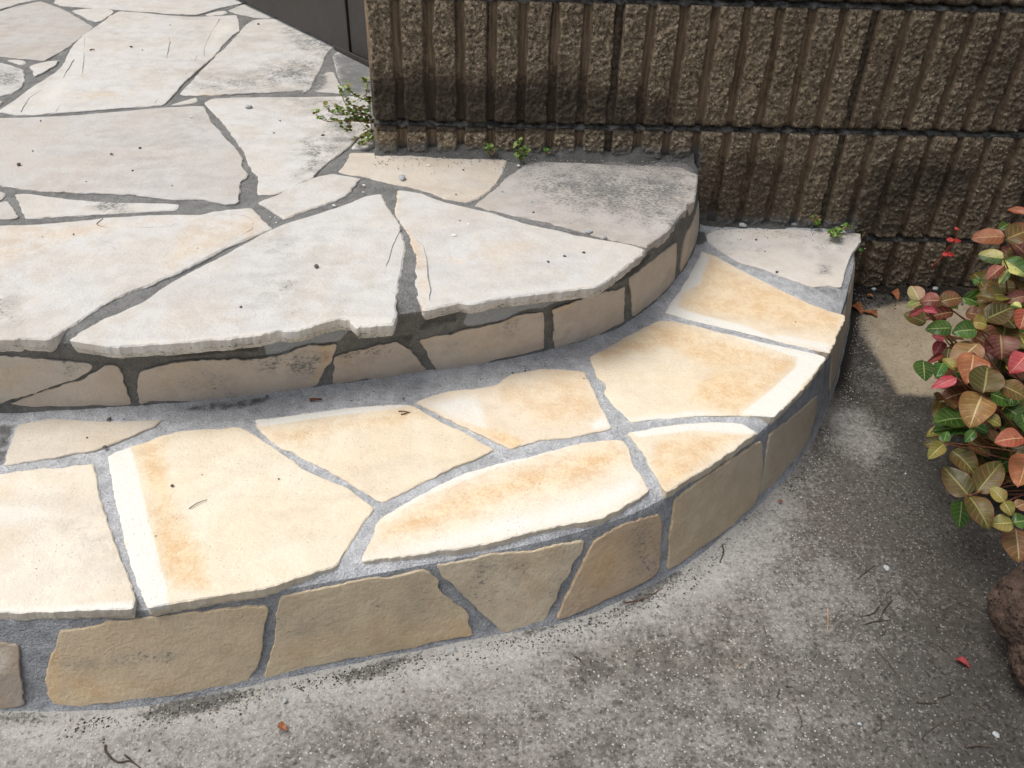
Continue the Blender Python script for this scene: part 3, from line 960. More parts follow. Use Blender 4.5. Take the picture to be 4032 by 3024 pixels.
LOWER = [
    ('E', [(105, 1380), (200, 1350), (320, 1340), (420, 1342), (560, 1355), (700, 1360), (850, 1350), (1020, 1342), (960, 1390), (850, 1430), (760, 1470), (600, 1530), (400, 1570), (200, 1600), (20, 1633), (40, 1560), (75, 1470), (95, 1410)], sl(216, 203, 180), [(0, px('E', [(60, 1400), (700, 1380), (500, 1520), (60, 1600)]), 60, .25)], None),
    ('G', [(-220, 285), (0, 262), (100, 245), (250, 225), (380, 222), (400, 225), (450, 205), (520, 200), (580, 195), (600, 260), (615, 350), (630, 450), (650, 500), (670, 560), (690, 610), (720, 700), (745, 780), (780, 830), (800, 900), (830, 980), (838, 1050), (835, 1098), (700, 1105), (500, 1112), (250, 1120), (0, 1128), (-220, 1132)], C_LOW,
     [(0, px('G', [(-100, 270), (560, 210), (560, 300), (280, 400), (-100, 420)]), 50, .42), (1, px('G', [(-200, 1090), (300, 1080), (840, 1050), (840, 1120), (-200, 1140)]), 18, .8), (1, px('G', [(-200, 380), (260, 400), (560, 520), (300, 600), (-200, 700)]), 60, .5), (2, px('G', [(380, 560), (700, 600), (740, 780), (450, 750)]), 60, .34)], 'cream flagstone at the left end of the lower tread'),
    ('G', [(665, 155), (720, 120), (800, 95), (900, 60), (1000, 20), (1100, -5), (1200, -15), (1400, -30), (1480, -38), (1540, -12), (1620, 40), (1750, 130), (1870, 215), (1960, 265), (2080, 310), (2160, 345), (2210, 385), (2329, 470), (2270, 560), (2212, 640), (2150, 740), (2090, 838), (1950, 875), (1800, 920), (1700, 955), (1500, 995), (1300, 1025), (1100, 1058), (950, 1088), (912, 1095), (880, 1010), (850, 930), (820, 840), (790, 740), (760, 620), (735, 500), (710, 380), (695, 280), (675, 200)], sl(238, 222, 188),
     [(1, px('G', [(640, 100), (800, 60), (860, 250), (930, 560), (1010, 860), (1040, 980), (1050, 1100), (880, 1120)]), 8, 1.0), (0, px('G', [(860, 40), (1040, 0), (1050, 250), (1130, 500), (1270, 760), (1330, 1000), (1080, 980), (1010, 860), (930, 560), (870, 250)]), 45, .86)], 'large cream flagstone with a white left margin and an ochre band'),
    ('H', [(-469, 81), (-354, 71), (-154, 43), (0, 21), (150, 3), (300, -7), (420, -14), (500, -12), (560, 18), (640, 68), (760, 128), (900, 193), (1020, 265), (930, 315), (850, 345), (720, 400), (600, 460), (500, 510), (400, 565), (330, 592), (280, 570), (200, 525), (158, 498), (96, 455), (26, 418), (-34, 383), (-94, 353), (-154, 328), (-254, 273), (-304, 263), (-374, 208), (-454, 133)], sl(238, 220, 184),
     [(1, px('H', [(-480, 70), (0, 10), (500, -20), (520, -5), (300, 30), (0, 62), (-440, 130)]), 9, .95), (0, px('H', [(-420, 140), (0, 75), (520, -5), (600, 60), (420, 120), (0, 180), (-200, 260), (-360, 210)]), 45, .78)], 'cream flagstone with an ochre rear edge on the lower tread'),
    ('F', [(525, 1390), (600, 1365), (700, 1335), (820, 1318), (950, 1300), (1040, 1285), (1080, 1250), (1140, 1215), (1200, 1210), (1290, 1190), (1350, 1185), (1480, 1195), (1585, 1205), (1600, 1245), (1625, 1300), (1660, 1360), (1690, 1430), (1720, 1480), (1755, 1557), (1650, 1577), (1560, 1597), (1480, 1612), (1400, 1622), (1300, 1632), (1220, 1657), (1125, 1684), (1030, 1640), (960, 1608), (850, 1555), (700, 1482), (620, 1436)], sl(236, 216, 182),
     [(1, px('F', [(525, 1390), (900, 1330), (960, 1400), (1000, 1560), (1120, 1680), (800, 1540)]), 30, .62), (0, px('F', [(1000, 1290), (1340, 1180), (1590, 1205), (1690, 1440), (1500, 1560), (1300, 1560), (1050, 1440)]), 60, .62), (0, px('F', [(760, 1490), (900, 1540), (1100, 1590), (1210, 1640), (1140, 1690), (1000, 1620), (820, 1535)]), 12, .95), (1, px('F', [(1600, 1530), (1720, 1460), (1760, 1560), (1640, 1580)]), 20, .75)], 'cream flagstone with an orange crust along its lower left edge'),
    ('H', [(325, 685), (400, 640), (520, 570), (640, 505), (760, 445), (860, 405), (960, 375), (1100, 340), (1280, 300), (1400, 265), (1550, 225), (1680, 210), (1820, 205), (1850, 240), (1880, 310), (1895, 370), (1940, 430), (1965, 480), (1985, 520), (1900, 580), (1800, 640), (1690, 690), (1600, 710), (1500, 725), (1400, 745), (1280, 775), (1150, 805), (1050, 835), (900, 870), (800, 885), (700, 890), (600, 910), (450, 930), (300, 950), (190, 960), (210, 900), (240, 850), (270, 800), (280, 740)], sl(238, 224, 196),
     [(1, px('H', [(190, 965), (400, 880), (700, 790), (1000, 690), (1300, 620), (1700, 500), (1900, 400), (1990, 520), (1700, 700), (900, 890)]), 50, .72), (1, px('H', [(325, 690), (640, 490), (960, 365), (1500, 225), (1500, 250), (1000, 400), (600, 560), (340, 710)]), 7, .9), (0, px('H', [(330, 720), (600, 570), (900, 450), (1300, 330), (1600, 235), (1830, 215), (1890, 340), (1700, 450), (1300, 560), (1050, 640), (800, 740), (500, 830), (280, 850)]), 60, .98)], 'ochre flagstone with a white front margin at the lower edge'),
    ('O', [(1356, 934), (1420, 922), (1500, 913), (1560, 910), (1600, 913), (1637, 933), (1600, 960), (1560, 990), (1500, 1025), (1440, 1063), (1420, 1030), (1400, 1000), (1385, 970)], sl(236, 218, 182),
     [(1, px('O', [(1356, 930), (1500, 912), (1600, 910), (1640, 935), (1600, 940), (1500, 930), (1380, 945)]), 8, .9), (0, px('O', [(1420, 945), (1560, 930), (1610, 940), (1500, 1020), (1440, 1060), (1400, 1000)]), 30, .85)], 'small ochre flagstone at the bend of the lower tread'),
    ('D', [(-490, 1112), (-355, 1040), (-255, 980), (-155, 930), (-60, 888), (0, 885), (150, 915), (350, 965), (560, 1015), (800, 1065), (950, 1100), (982, 1112), (960, 1150), (900, 1240), (830, 1320), (740, 1410), (655, 1492), (560, 1480), (400, 1476), (200, 1478), (107, 1485), (-105, 1500), (-225, 1520), (-240, 1500), (-300, 1450), (-365, 1390), (-405, 1330), (-385, 1300), (-395, 1270), (-445, 1240), (-465, 1180)], sl(240, 222, 186),
     [(1, px('D', [(100, 890), (400, 985), (800, 1120), (790, 1180), (640, 1320), (440, 1470), (660, 1500), (1000, 1100), (600, 1010)]), 9, 1.0), (0, px('D', [(-480, 1115), (-60, 900), (80, 915), (400, 1010), (770, 1125), (780, 1170), (600, 1330), (420, 1460), (330, 1460), (120, 1370), (300, 1180), (0, 1060), (-380, 1130)]), 26, .82), (1, px('D', [(-240, 1490), (120, 1440), (430, 1465), (200, 1490), (-200, 1530)]), 16, .75)], 'large ochre flagstone with a broad white right margin'),
    ('D', [(205, 455), (300, 490), (400, 545), (560, 625), (700, 695), (850, 765), (1000, 825), (1100, 850), (1090, 890), (1060, 960), (1030, 1040), (1005, 1085), (950, 1075), (800, 1040), (600, 990), (400, 940), (200, 895), (0, 845), (-25, 835), (20, 770), (80, 680), (140, 580), (190, 500)], sl(238, 216, 178),
     [(1, px('D', [(205, 450), (260, 490), (200, 660), (90, 720), (60, 800), (200, 850), (500, 920), (700, 1010), (1010, 1090), (400, 960), (-40, 850), (50, 700)]), 12, .9), (0, px('D', [(250, 490), (560, 640), (850, 770), (1090, 855), (1040, 990), (900, 980), (600, 900), (300, 850), (70, 800), (80, 730), (200, 660)]), 26, .76), (1, px('D', [(650, 960), (1020, 1030), (1000, 1090), (640, 1000)]), 12, .75)], 'four-sided ochre flagstone second from the wall on the lower tread'),
    ('D', [(235, 350), (300, 325), (450, 315), (600, 318), (750, 318), (850, 325), (1000, 330), (1100, 340), (1195, 345), (1198, 390), (1165, 440), (1130, 490), (1110, 550), (1095, 620), (1075, 680), (1000, 670), (900, 680), (850, 660), (700, 610), (550, 555), (450, 530), (380, 490), (300, 440), (245, 400)], sl(222, 216, 208),
     [(2, px('D', [(760, 380), (1150, 400), (1120, 520), (900, 480)]), 40, .42), (2, px('D', [(930, 540), (1020, 540), (1010, 610), (930, 600)]), 14, .6), (2, px('D', [(280, 400), (600, 420), (600, 500), (380, 470)]), 40, .4), (0, px('D', [(800, 380), (1150, 400), (1120, 500), (880, 470)]), 50, .25)], 'white flagstone against the wall at the lower tread\'s right end'),
]
def mute(c, k):
    g = .3 * c[0] + .6 * c[1] + .1 * c[2]
    return tuple(x + (g - x) * k for x in c)


for v, pts, colr, marks, lab in LOWER:
    colr = mute(colr, .36)
    slab('flagstone', tread_poly(px(v, pts), Z_LOW), on_tread(Z_LOW), .020, lower, colr, marks, label=lab, edge=.0013, grid=.0045, amp=.0012, und=.0005, side=.34, lip=.0015)


M_CRACK = mat_simple('crack_line', sl(142, 136, 128), sl(170, 163, 154), 200, .95)


def crack(view, pts, zt, parent, r=.00042):
    P = np.array([on_z(p, zt) for p in px(view, pts)])
    P = resample_open(P, .004)
    P[:, 0] += .0009 * vnoise(P, 90, 301)
    P[:, 1] += .0009 * vnoise(P, 90, 302)
    n = len(P)
    V, F = [], []
    for i in range(n):
        t = P[min(n - 1, i + 1)] - P[max(0, i - 1)]
        t /= max(1e-9, np.linalg.norm(t))
        a = np.array([-t[1], t[0], 0])
        w = r * (.55 + .45 * math.sin(math.pi * (i + .5) / n)) * (1 + .5 * random.uniform(-1, 1))
        V += [P[i] + a * w, P[i] + np.array([0, 0, .0007]), P[i] - a * w, P[i] - np.array([0, 0, .003])]
    for i in range(n - 1):
        for k in range(4):
            k2 = (k + 1) % 4
            F.append((i * 4 + k, i * 4 + k2, i * 4 + 4 + k2, i * 4 + 4 + k))
    mesh_obj('crack', V, F, M_CRACK, parent, False)


def resample_open(P, step):
    L = np.concatenate([[0], np.cumsum(np.linalg.norm(np.diff(P, axis=0), axis=1))])
    s_ = np.linspace(0, L[-1], max(3, int(L[-1] / step)))
    return np.stack([np.interp(s_, L, P[:, k]) for k in range(3)], 1)


for v, pts in [('A', [(525, 240), (525, 330), (510, 470), (440, 560), (345, 700)]), ('A', [(460, 370), (410, 450), (370, 530)]), ('A', [(250, 570), (180, 610), (130, 695)]), ('A', [(1035, 170), (1058, 260), (1035, 365)]),
               ('A', [(1365, 120), (1300, 230), (1270, 300), (1272, 360)]), ('A', [(1225, 345), (1190, 420), (1080, 510), (960, 640)]),
               ('E', [(640, 95), (595, 130), (650, 150), (760, 160), (960, 150), (1060, 150), (1110, 115), (1250, 85), (1400, 65), (1530, 80), (1580, 115), (1570, 160), (1500, 205)]),
               ('E', [(1215, 95), (1130, 200), (1040, 310), (960, 430), (935, 500)]), ('F', [(540, 390), (580, 430), (605, 520), (610, 640), (625, 700), (615, 760)]),
               ('F', [(440, 320), (400, 400), (350, 550)])]:
    crack(v, pts, Z_UP, upper)

# stones beyond the left side of the picture, so the steps go on there
def left_paving():
    r = random.Random(3)
    # upper tread: a crooked grid laid off from the last traced stones
    P0 = on_z((-152, 1338), Z_UP)[:2]
    P1 = on_z((-152, 0), Z_UP)[:2]
    d = (P1 - P0) / np.hypot(*(P1 - P0))
    n = np.array([-d[1], d[0]])
    if n[0] > 0: n = -n
    A = [-.25, .0, .27, .52, .83, 1.10, 1.42, 1.70, 2.02, 2.3]
    Bc = [.0, .30, .56, .86, 1.14, 1.45]
    g = [[P0 + d * (a + (r.uniform(-.05, .05))) + n * (b + (r.uniform(-.05, .05) if b > 0 else 0)) for b in Bc] for a in A]
    fx, fy = UPR.T[:, 0], UPR.T[:, 1]
    for k in range(len(A) - 1):
        for m in range(len(Bc) - 1):
            c = np.array([g[k][m], g[k][m + 1], g[k + 1][m + 1], g[k + 1][m]])
            lim = np.interp(c[:, 0], fx, fy) - .012
            if (c[:, 0] < -2.1).any() or (c[:, 1] > 2.15).any() or (c[:, 1] < lim).sum() > 2: continue
            q = c.mean(0)
            c = q + (c - q) * .945
            c[:, 1] = np.maximum(c[:, 1], np.interp(c[:, 0], fx, fy) - .012)
            if abs(area(c)) < .012: continue
            slab('flagstone', [tuple(p) for p in c], on_tread(Z_UP), .02, upper, r.choice([C_UP, C_UPW, C_PINK]), [], grid=.03, step=.010, amp=.003)
    # lower tread: two rows between its front edge and the upper riser
    xf = on_z((-152, 2416), Z_LOW)[0]
    xb = on_z((-152, 1760), Z_LOW)[0]
    cols = []
    while xf > -1.40:
        cols.append((xf, xb))
        w = r.uniform(.20, .30)
        xf -= w; xb -= w * r.uniform(.9, 1.1)
    fx, fy = LOWR.T[:, 0], LOWR.T[:, 1]
    bx, by = UPB[:, 0], UPB[:, 1]
    for (f0, b0), (f1, b1) in zip(cols[:-1], cols[1:]):
        F0 = np.array([f0, np.interp(f0, fx, fy) - .004]); F1 = np.array([f1, np.interp(f1, fx, fy) - .004])
        B0 = np.array([b0, np.interp(b0, bx, by) - .035]); B1 = np.array([b1, np.interp(b1, bx, by) - .035])
        m0, m1 = r.uniform(.5, .7), r.uniform(.5, .7)
        for q4 in ([F0, F1, F1 + (B1 - F1) * m1, F0 + (B0 - F0) * m0], [F0 + (B0 - F0) * (m0 + .05), F1 + (B1 - F1) * (m1 + .05), B1, B0]):
            c = np.array(q4)
            q = c.mean(0)
            c = q + (c - q) * np.array([.94, .985])
            slab('flagstone', [tuple(p) for p in c], on_tread(Z_LOW), .02, lower, mute(r.choice([C_LOW, C_LOWP]), .3), [], grid=.03, step=.010, amp=.003)


left_paving()

# ------------------------------------------------------------------ facing stones of the risers
def on_riser(r):
    return lambda u, v, h: r.at(u, v, h + .0032)


C_RU = sl(200, 188, 174)
C_RL = sl(214, 192, 156)
RISER_UP = [
    ([('E', [(-160, 940), (0, 945), (200, 960), (400, 975), (570, 1000), (560, 1040), (480, 1088), (300, 1138), (150, 1196), (0, 1240), (-160, 1262)])], sl(198, 190, 178), [(2, px('E', [(350, 960), (570, 990), (560, 1050), (380, 1120)]), 30, .55)], None),
    ([('E', [(490, 1098), (580, 1055), (640, 1015), (700, 1002), (735, 1010), (760, 1060), (780, 1120), (800, 1180), (820, 1250), (650, 1260), (400, 1260), (200, 1262), (120, 1255), (60, 1245), (170, 1203), (310, 1148)])], C_RU, [], None),
    ([('E', [(880, 1030), (1000, 1005), (1100, 985), (1250, 965), (1400, 970), (1600, 955), (1750, 940), (1850, 890), (1950, 875), (2000, 880), (2090, 870), (2080, 930), (2060, 970), (2020, 1020), (1990, 1080), (1970, 1130), (1800, 1165), (1600, 1185), (1400, 1215), (1200, 1235), (1000, 1245), (880, 1250), (865, 1200), (855, 1120), (860, 1060)])], C_RU,
     [(2, px('E', [(1500, 960), (2080, 900), (1960, 1080), (1650, 1060)]), 40, .62), (0, px('E', [(1980, 880), (2090, 870), (2060, 960), (1970, 1130), (1920, 1120), (2000, 980)]), 20, .8)], 'long facing stone with sooty blotches on the upper riser'),
    ([('F', [(20, 1110), (90, 1075), (200, 1050), (320, 1030), (420, 1010), (490, 1060), (530, 1100), (570, 1150), (600, 1200), (605, 1245), (500, 1260), (300, 1285), (150, 1305), (0, 1325), (10, 1240), (25, 1170)])], sl(194, 180, 165),
     [(2, px('F', [(20, 1080), (420, 1015), (480, 1120), (200, 1130), (40, 1180)]), 34, .62), (0, px('F', [(560, 1130), (605, 1200), (600, 1250), (570, 1240)]), 14, .7)], 'rounded facing stone on the upper riser'),
    ([('F', [(555, 1005), (640, 985), (760, 965), (850, 935), (950, 920), (1050, 900), (1150, 860), (1230, 835), (1325, 832), (1330, 900), (1325, 980), (1325, 1085), (1200, 1115), (1050, 1140), (900, 1165), (780, 1190), (680, 1200), (650, 1170), (610, 1110), (580, 1050)])], C_RU,
     [(2, px('F', [(1050, 900), (1180, 880), (1180, 1000), (1080, 1000)]), 40, .6), (0, px('F', [(555, 1000), (850, 930), (1320, 825), (1320, 850), (850, 960), (560, 1025)]), 10, .6)], None),
    ([('F', [(1370, 815), (1450, 785), (1600, 735), (1700, 705), (1825, 680), (1825, 780), (1825, 900), (1700, 960), (1550, 1010), (1400, 1055), (1385, 1000), (1385, 930), (1380, 870)])], C_RU, [(0, px('F', [(1370, 815), (1540, 755), (1520, 800), (1390, 860)]), 10, .75)], None),
    ([('F', [(1855, 625), (1900, 590), (1970, 530), (2050, 470), (2100, 430), (2148, 395), (2145, 480), (2140, 560), (2135, 650), (2050, 740), (1950, 830), (1870, 890), (1870, 800), (1862, 700)])], sl(198, 186, 170), [], None),
    ([('D', [(85, 400), (110, 330), (160, 230), (215, 140), (212, 200), (180, 330), (130, 480), (62, 640), (66, 540)])], sl(198, 186, 170), [], None),
]
RISER_LOW = [
    ([('L', [(-110, 46), (0, 50), (145, 58), (155, 200), (175, 380), (190, 500), (0, 530), (-110, 540)])], sl(176, 162, 146), [(1, px('L', [(-60, 60), (100, 60), (110, 200), (60, 300), (-60, 320)]), 40, .5)], 'grey facing stone flecked white at the left end of the lower riser'),
    ([('G', [(365, 1225), (430, 1228), (560, 1205), (700, 1175), (900, 1150), (1100, 1130), (1300, 1110), (1500, 1085), (1650, 1072), (1670, 1085), (1665, 1150), (1650, 1210), (1635, 1290), (1635, 1330), (1620, 1400), (1580, 1470)]), ('L', [(1770, 340), (1500, 380), (1200, 440), (900, 470), (700, 490), (560, 525), (400, 500), (350, 430), (340, 300), (345, 190), (370, 140)])], C_RL,
     [(0, px('L', [(340, 100), (420, 100), (440, 500), (340, 500)]), 40, .95), (0, px('L', [(420, 260), (900, 300), (1700, 300), (1500, 400), (500, 530)]), 60, .62), (2, px('G', [(380, 1440), (700, 1400), (900, 1370), (1120, 1370), (1100, 1420), (700, 1450), (400, 1480)]), 26, .58)], 'wide ochre facing stone with a dark streak on the lower riser'),
    ([('H', [(-314, 1183), (-150, 1143), (0, 1113), (200, 1075), (400, 1050), (550, 1015), (600, 1020), (680, 1075), (660, 1110), (720, 1180), (800, 1240), (860, 1290), (850, 1340), (900, 1410), (800, 1415), (700, 1440), (600, 1470), (450, 1500), (300, 1530), (100, 1560), (0, 1585), (-150, 1620), (-414, 1680), (-374, 1558), (-354, 1448), (-334, 1328), (-319, 1218)])], sl(212, 192, 156), [(0, px('H', [(-300, 1450), (300, 1420), (800, 1260), (840, 1400), (0, 1580), (-380, 1660)]), 60, .5)], None),
    ([('H', [(650, 980), (800, 955), (950, 925), (1100, 895), (1250, 890), (1330, 865), (1450, 840), (1575, 825), (1560, 900), (1510, 960), (1490, 1030), (1430, 1100), (1405, 1150), (1400, 1210), (1360, 1260), (1345, 1320), (1200, 1370), (1080, 1390), (1040, 1370), (960, 1290), (850, 1190), (750, 1090), (680, 1020)])], sl(214, 196, 164), [(0, px('H', [(1100, 900), (1560, 830), (1400, 1150), (1300, 1300), (1150, 1340)]), 60, .45)], 'wedge-shaped facing stone narrowing to the ground'),
    ([('H', [(1640, 830), (1730, 770), (1850, 720), (1950, 690), (2045, 670), (2060, 720), (2050, 800), (2050, 900), (2040, 1000), (2000, 1050), (1850, 1130), (1700, 1190), (1550, 1260), (1400, 1310), (1420, 1270), (1450, 1200), (1500, 1100), (1560, 990), (1600, 900)])], sl(200, 174, 140), [(0, px('H', [(1600, 860), (1800, 790), (1900, 1000), (1700, 1150), (1500, 1250)]), 60, .6), (2, px('H', [(1880, 760), (2050, 740), (2050, 1040), (1900, 1080)]), 40, .5)], 'rusty brown facing stone near the bend of the lower riser'),
    ([('O', [(1455, 1082), (1480, 1058), (1540, 1013), (1600, 973), (1642, 948), (1645, 1000), (1635, 1060), (1622, 1092), (1550, 1152), (1500, 1187), (1440, 1230), (1445, 1150)])], sl(200, 182, 150), [], None),
    ([('O', [(1660, 938), (1700, 908), (1745, 868), (1763, 853), (1758, 900), (1743, 958), (1700, 1016), (1632, 1084), (1648, 1010)])], sl(192, 178, 154), [], None),
]
for riser, lst, parent in ((UPR, RISER_UP, upper), (LOWR, RISER_LOW, lower)):
    for segs, colr, marks, lab in lst:
        pp = []
        for v, q in segs: pp += px(v, q)
        uvp = riser.from_px(pp)
        colr = tuple(min(.8, x * 1.0) for x in mute(colr, .20))
        slab('facing_stone', [tuple(p) for p in uvp], on_riser(riser), .014, parent, colr, marks, label=lab, edge=.0008, grid=.0045, amp=.0017, und=.0011, mott=.55)
# facing stones on the turned-away right end and beyond the left side of the picture
for riser, parent, spans, z0, z1, colr in ((LOWR, lower, [(-.235, -.02), (-.41, -.255)], .012, .098, sl(190, 180, 164)), (UPR, upper, [], .14, .2, C_RU)):
    for a, b in spans:
        a, b = riser.L + a, riser.L + b
        slab('facing_stone', [(a, z0), (b, z0 + .004), (b - .004, z1 - .004), (a + .006, z1)], on_riser(riser), .014, parent, colr, [], grid=.01)
for riser, parent, z0, z1, colr, endpx in ((LOWR, lower, .006, .098, C_RL, (-62, 2690)), (UPR, upper, .130, .210, C_RU, (-104, 1500))):
    r = random.Random(9)
    end = riser.from_px([endpx])[0][0] - .016
    nst = int(round((end - .05) / .19))
    cut = np.linspace(.05, end, nst + 1)
    cut[1:-1] += [r.uniform(-.03, .03) for _ in range(nst - 1)]
    for a, b in zip(cut[:-1], cut[1:]):
        k1, k2 = r.uniform(-.012, .012), r.uniform(-.012, .012)
        slab('facing_stone', [(a + .009, z0), (b - .009, z0), (b - .009 + k2 * .5, z1), ((a + b) / 2, z1 + r.uniform(-.008, .004)), (a + .009 + k1 * .5, z1 - .004)], on_riser(riser), .014, parent, colr, [], grid=.02, step=.008, edge=.001, amp=.002)

# ------------------------------------------------------------------ block wall
wall = empty('block_wall', (.8, .07, 0))
tag(wall, 'dark brown wall of fluted split-face concrete blocks behind the steps', 'wall')
PITCH_R = .05
BW, BH = .39, .19


def block(col, row_top, res, parent):
    """one fluted block: rough broken ribs between smooth grooves, face at y = -0.008"""
    x0 = col * .4 + .005 - (.005 if col == 0 else 0)
    x1 = (col + 1) * .4 - .005
    z1, z0 = row_top, row_top - BH
    nx = int((x1 - x0) / res) + 1
    nz = int((z1 - z0) / res) + 1
    xs = np.linspace(x0, x1, nx); zs = np.linspace(z0, z1, nz)
    X, Z = np.meshgrid(xs, zs)
    X = X.ravel(); Z = Z.ravel()
    P = np.stack([X, np.zeros_like(X), Z], 1)
    Xw = X + .0014 * vnoise(P, 45, 60) + .0008 * vnoise(P, 130, 61)
    ph = np.abs(((Xw / PITCH_R + .5) % 1) - .5) * PITCH_R       # distance to the nearest groove centre
    rib = np.clip((ph - .0062 - .0012 * vnoise(P, 30, 62) - .0010 * vnoise(P, 110, 63) - .003 * np.clip(vnoise(P, 26, 64) - .45, 0, 1)) / .0022, 0, 1)
    rib = rib * rib * (3 - 2 * rib)
    rough = .0022 * vnoise(P, 32, 70) + .0014 * (1 - 2.2 * np.abs(vnoise(P * np.array([.8, 1, 1.15]), 95, 71))) + .0020 * vnoise(P * np.array([.8, 1, 1.2]), 190, 72) + .0022 * vnoise(P, 370, 73)
    drift = .0018 * vnoise(P, 11, 74)
    groove = .0005 * vnoise(P * np.array([1, 1, .12]), 260, 75) + .0004 * vnoise(P, 180, 76)
    Y = -(.0125 * rib) + .0045 - (rough + drift) * rib - groove * (1 - rib)
    # arrises of the block are worn
    ed = np.minimum(np.minimum(Z - z0, z1 - Z), .02)
    Y = Y + .0045 * np.clip(1 - ed / (.006 + .003 * vnoise(P, 60, 77)), 0, 1) ** 2 * (.4 + .6 * rib)
    if col == 0:
        Y = Y + .010 * np.clip(1 - (X - x0) / .007, 0, 1) ** 2
    V = np.stack([X, Y, Z], 1)
    # sides
    n0 = len(V)
    ring = list(range(nx)) + [nx * (j + 1) - 1 for j in range(1, nz)] + [nx * (nz - 1) + i for i in range(nx - 2, -1, -1)] + [nx * j for j in range(nz - 2, 0, -1)]
    B = V[ring].copy()
    B[:, 1] = .145 if col == 0 else .06
    V = np.concatenate([V, B])
    rn = len(ring)
    ra = np.array(ring); kk = np.arange(rn); k2 = (kk + 1) % rn
    F = np.concatenate([quad_grid(nx, nz), np.stack([ra[k2], ra, n0 + kk, n0 + k2], 1)])
    rb = np.concatenate([rib, np.ones(rn)])
    # algae: dark, wandering band low on the upper courses at the left, and damp foot
    xx, zz = V[:, 0], V[:, 2]
    W3 = np.stack([xx, np.zeros_like(xx), zz], 1)
    edge = .385 + .03 * vnoise(W3, 6, 80) - .02 * np.clip((xx - .3) / .4, 0, 1)
    alg_shade = np.clip(.55 + (edge - zz) / .07, 0, 1) * np.clip(1.25 - xx / .62, 0, 1) * (zz > .285)
    alg_shade = np.maximum(alg_shade, .52 * np.clip(.55 + (.26 - zz) / .06, 0, 1) * (zz < .30) + 0)
    alg_shade = np.maximum(alg_shade, .36 * np.clip((xx - .35) / .5, 0, 1))
    alg_shade = np.maximum(alg_shade, .75 * np.clip(1 - np.abs(zz - z0) / .016, 0, 1))
    alg_shade = np.maximum(alg_shade, .6 * np.clip(1 - np.abs(xx - (x1 + .004)) / .010, 0, 1))
    gsd = (((xx / PITCH_R + .5) % 1) - .5) * PITCH_R            # shade painted down the left side of each groove, through the algae mask
    alg_shade = np.maximum(alg_shade, (.50 + .35 * vnoise(W3 * np.array([1, 1, .15]), 40, 83)) * np.exp(-np.abs(gsd + .0062) / .0022))
    foot = np.where(xx < .565, Z_UP, np.where(xx < .865, Z_LOW, 0.0))
    cem = np.clip(1.0 - (zz - foot - .006) / (.032 + .012 * vnoise(W3, 22, 81)), 0, 1) * np.where(xx < .865, .95, .35)
    m = np.stack([alg_shade, cem, 0 * alg_shade], 1)
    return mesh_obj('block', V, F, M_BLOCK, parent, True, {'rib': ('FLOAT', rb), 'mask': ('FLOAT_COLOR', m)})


TOPS = [.893, .693, .493, .293, .093]
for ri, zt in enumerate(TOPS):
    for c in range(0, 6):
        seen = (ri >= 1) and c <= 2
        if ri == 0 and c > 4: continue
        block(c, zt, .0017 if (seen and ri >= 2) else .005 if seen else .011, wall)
# joint mortar: a slightly recessed core, with small lips where the trowel left it under each course
core = []
cf = []


def add_box(V, F, x0, x1, y0, y1, z0, z1):
    n = len(V)
    V += [(x0, y0, z0), (x1, y0, z0), (x1, y1, z0), (x0, y1, z0), (x0, y0, z1), (x1, y0, z1), (x1, y1, z1), (x0, y1, z1)]
    F += [(n, n + 1, n + 5, n + 4), (n + 1, n + 2, n + 6, n + 5), (n + 2, n + 3, n + 7, n + 6), (n + 3, n, n + 4, n + 7), (n + 4, n + 5, n + 6, n + 7), (n + 3, n + 2, n + 1, n)]


add_box(core, cf, .012, 2.39, .062, .14, -.1, .90)
mesh_obj('wall_core', core, cf, M_JOINT, wall, False)
for zt in TOPS[1:]:
    nx = 900
    xs = np.linspace(.004, 2.39, nx)
    prof = [(.06, -.002), (.0000, .0004), (.0015, .0026), (.007, .0056), (.016, .0092), (.06, .0125)]
    V = []
    for k, (yy, hz) in enumerate(prof):
        P = np.stack([xs, np.full(nx, yy), np.full(nx, zt + hz)], 1)
        ph = np.abs(((xs / PITCH_R + .5) % 1) - .5) * PITCH_R
        blob = np.clip(1 - ph / .011, 0, 1)
        dy = (.0012 * vnoise(P, 60, 90) + .0008 * vnoise(P, 200, 91)) if yy < .05 else 0
        dy = dy - blob * .0016 * (yy < .05) * (.6 + .6 * vnoise(P, 30, 92))
        if yy < .05: P[:, 2] += .0010 * vnoise(P, 70, 93) - .004 * blob * (k == 1)
        P[:, 1] += dy
        V.append(P)
    V = np.concatenate(V)
    F = []
    for j in range(len(prof) - 1):
        for i in range(nx - 1):
            F.append((j * nx + i, j * nx + i + 1, (j + 1) * nx + i + 1, (j + 1) * nx + i))
    mesh_obj('bed_joint', V, F, M_JOINT, wall)


for zt in TOPS:
    for c in range(1, 6):
        zs = np.linspace(zt - .1905, zt + .0005, 90)
        V = []
        for xx_, yy_ in ((c * .4 - .0062, .003), (c * .4 - .002, .0012), (c * .4 + .002, .0016), (c * .4 + .0062, .003)):
            P = np.stack([np.full(90, xx_), np.full(90, yy_), zs], 1)
            P[:, 1] += .0010 * vnoise(P, 70, 95)
            V.append(P)
        V = np.concatenate(V)
        F = [(j * 90 + i, (j + 1) * 90 + i, (j + 1) * 90 + i + 1, j * 90 + i + 1) for j in range(3) for i in range(89)]
        mesh_obj('head_joint', V, F, M_HEAD, wall)

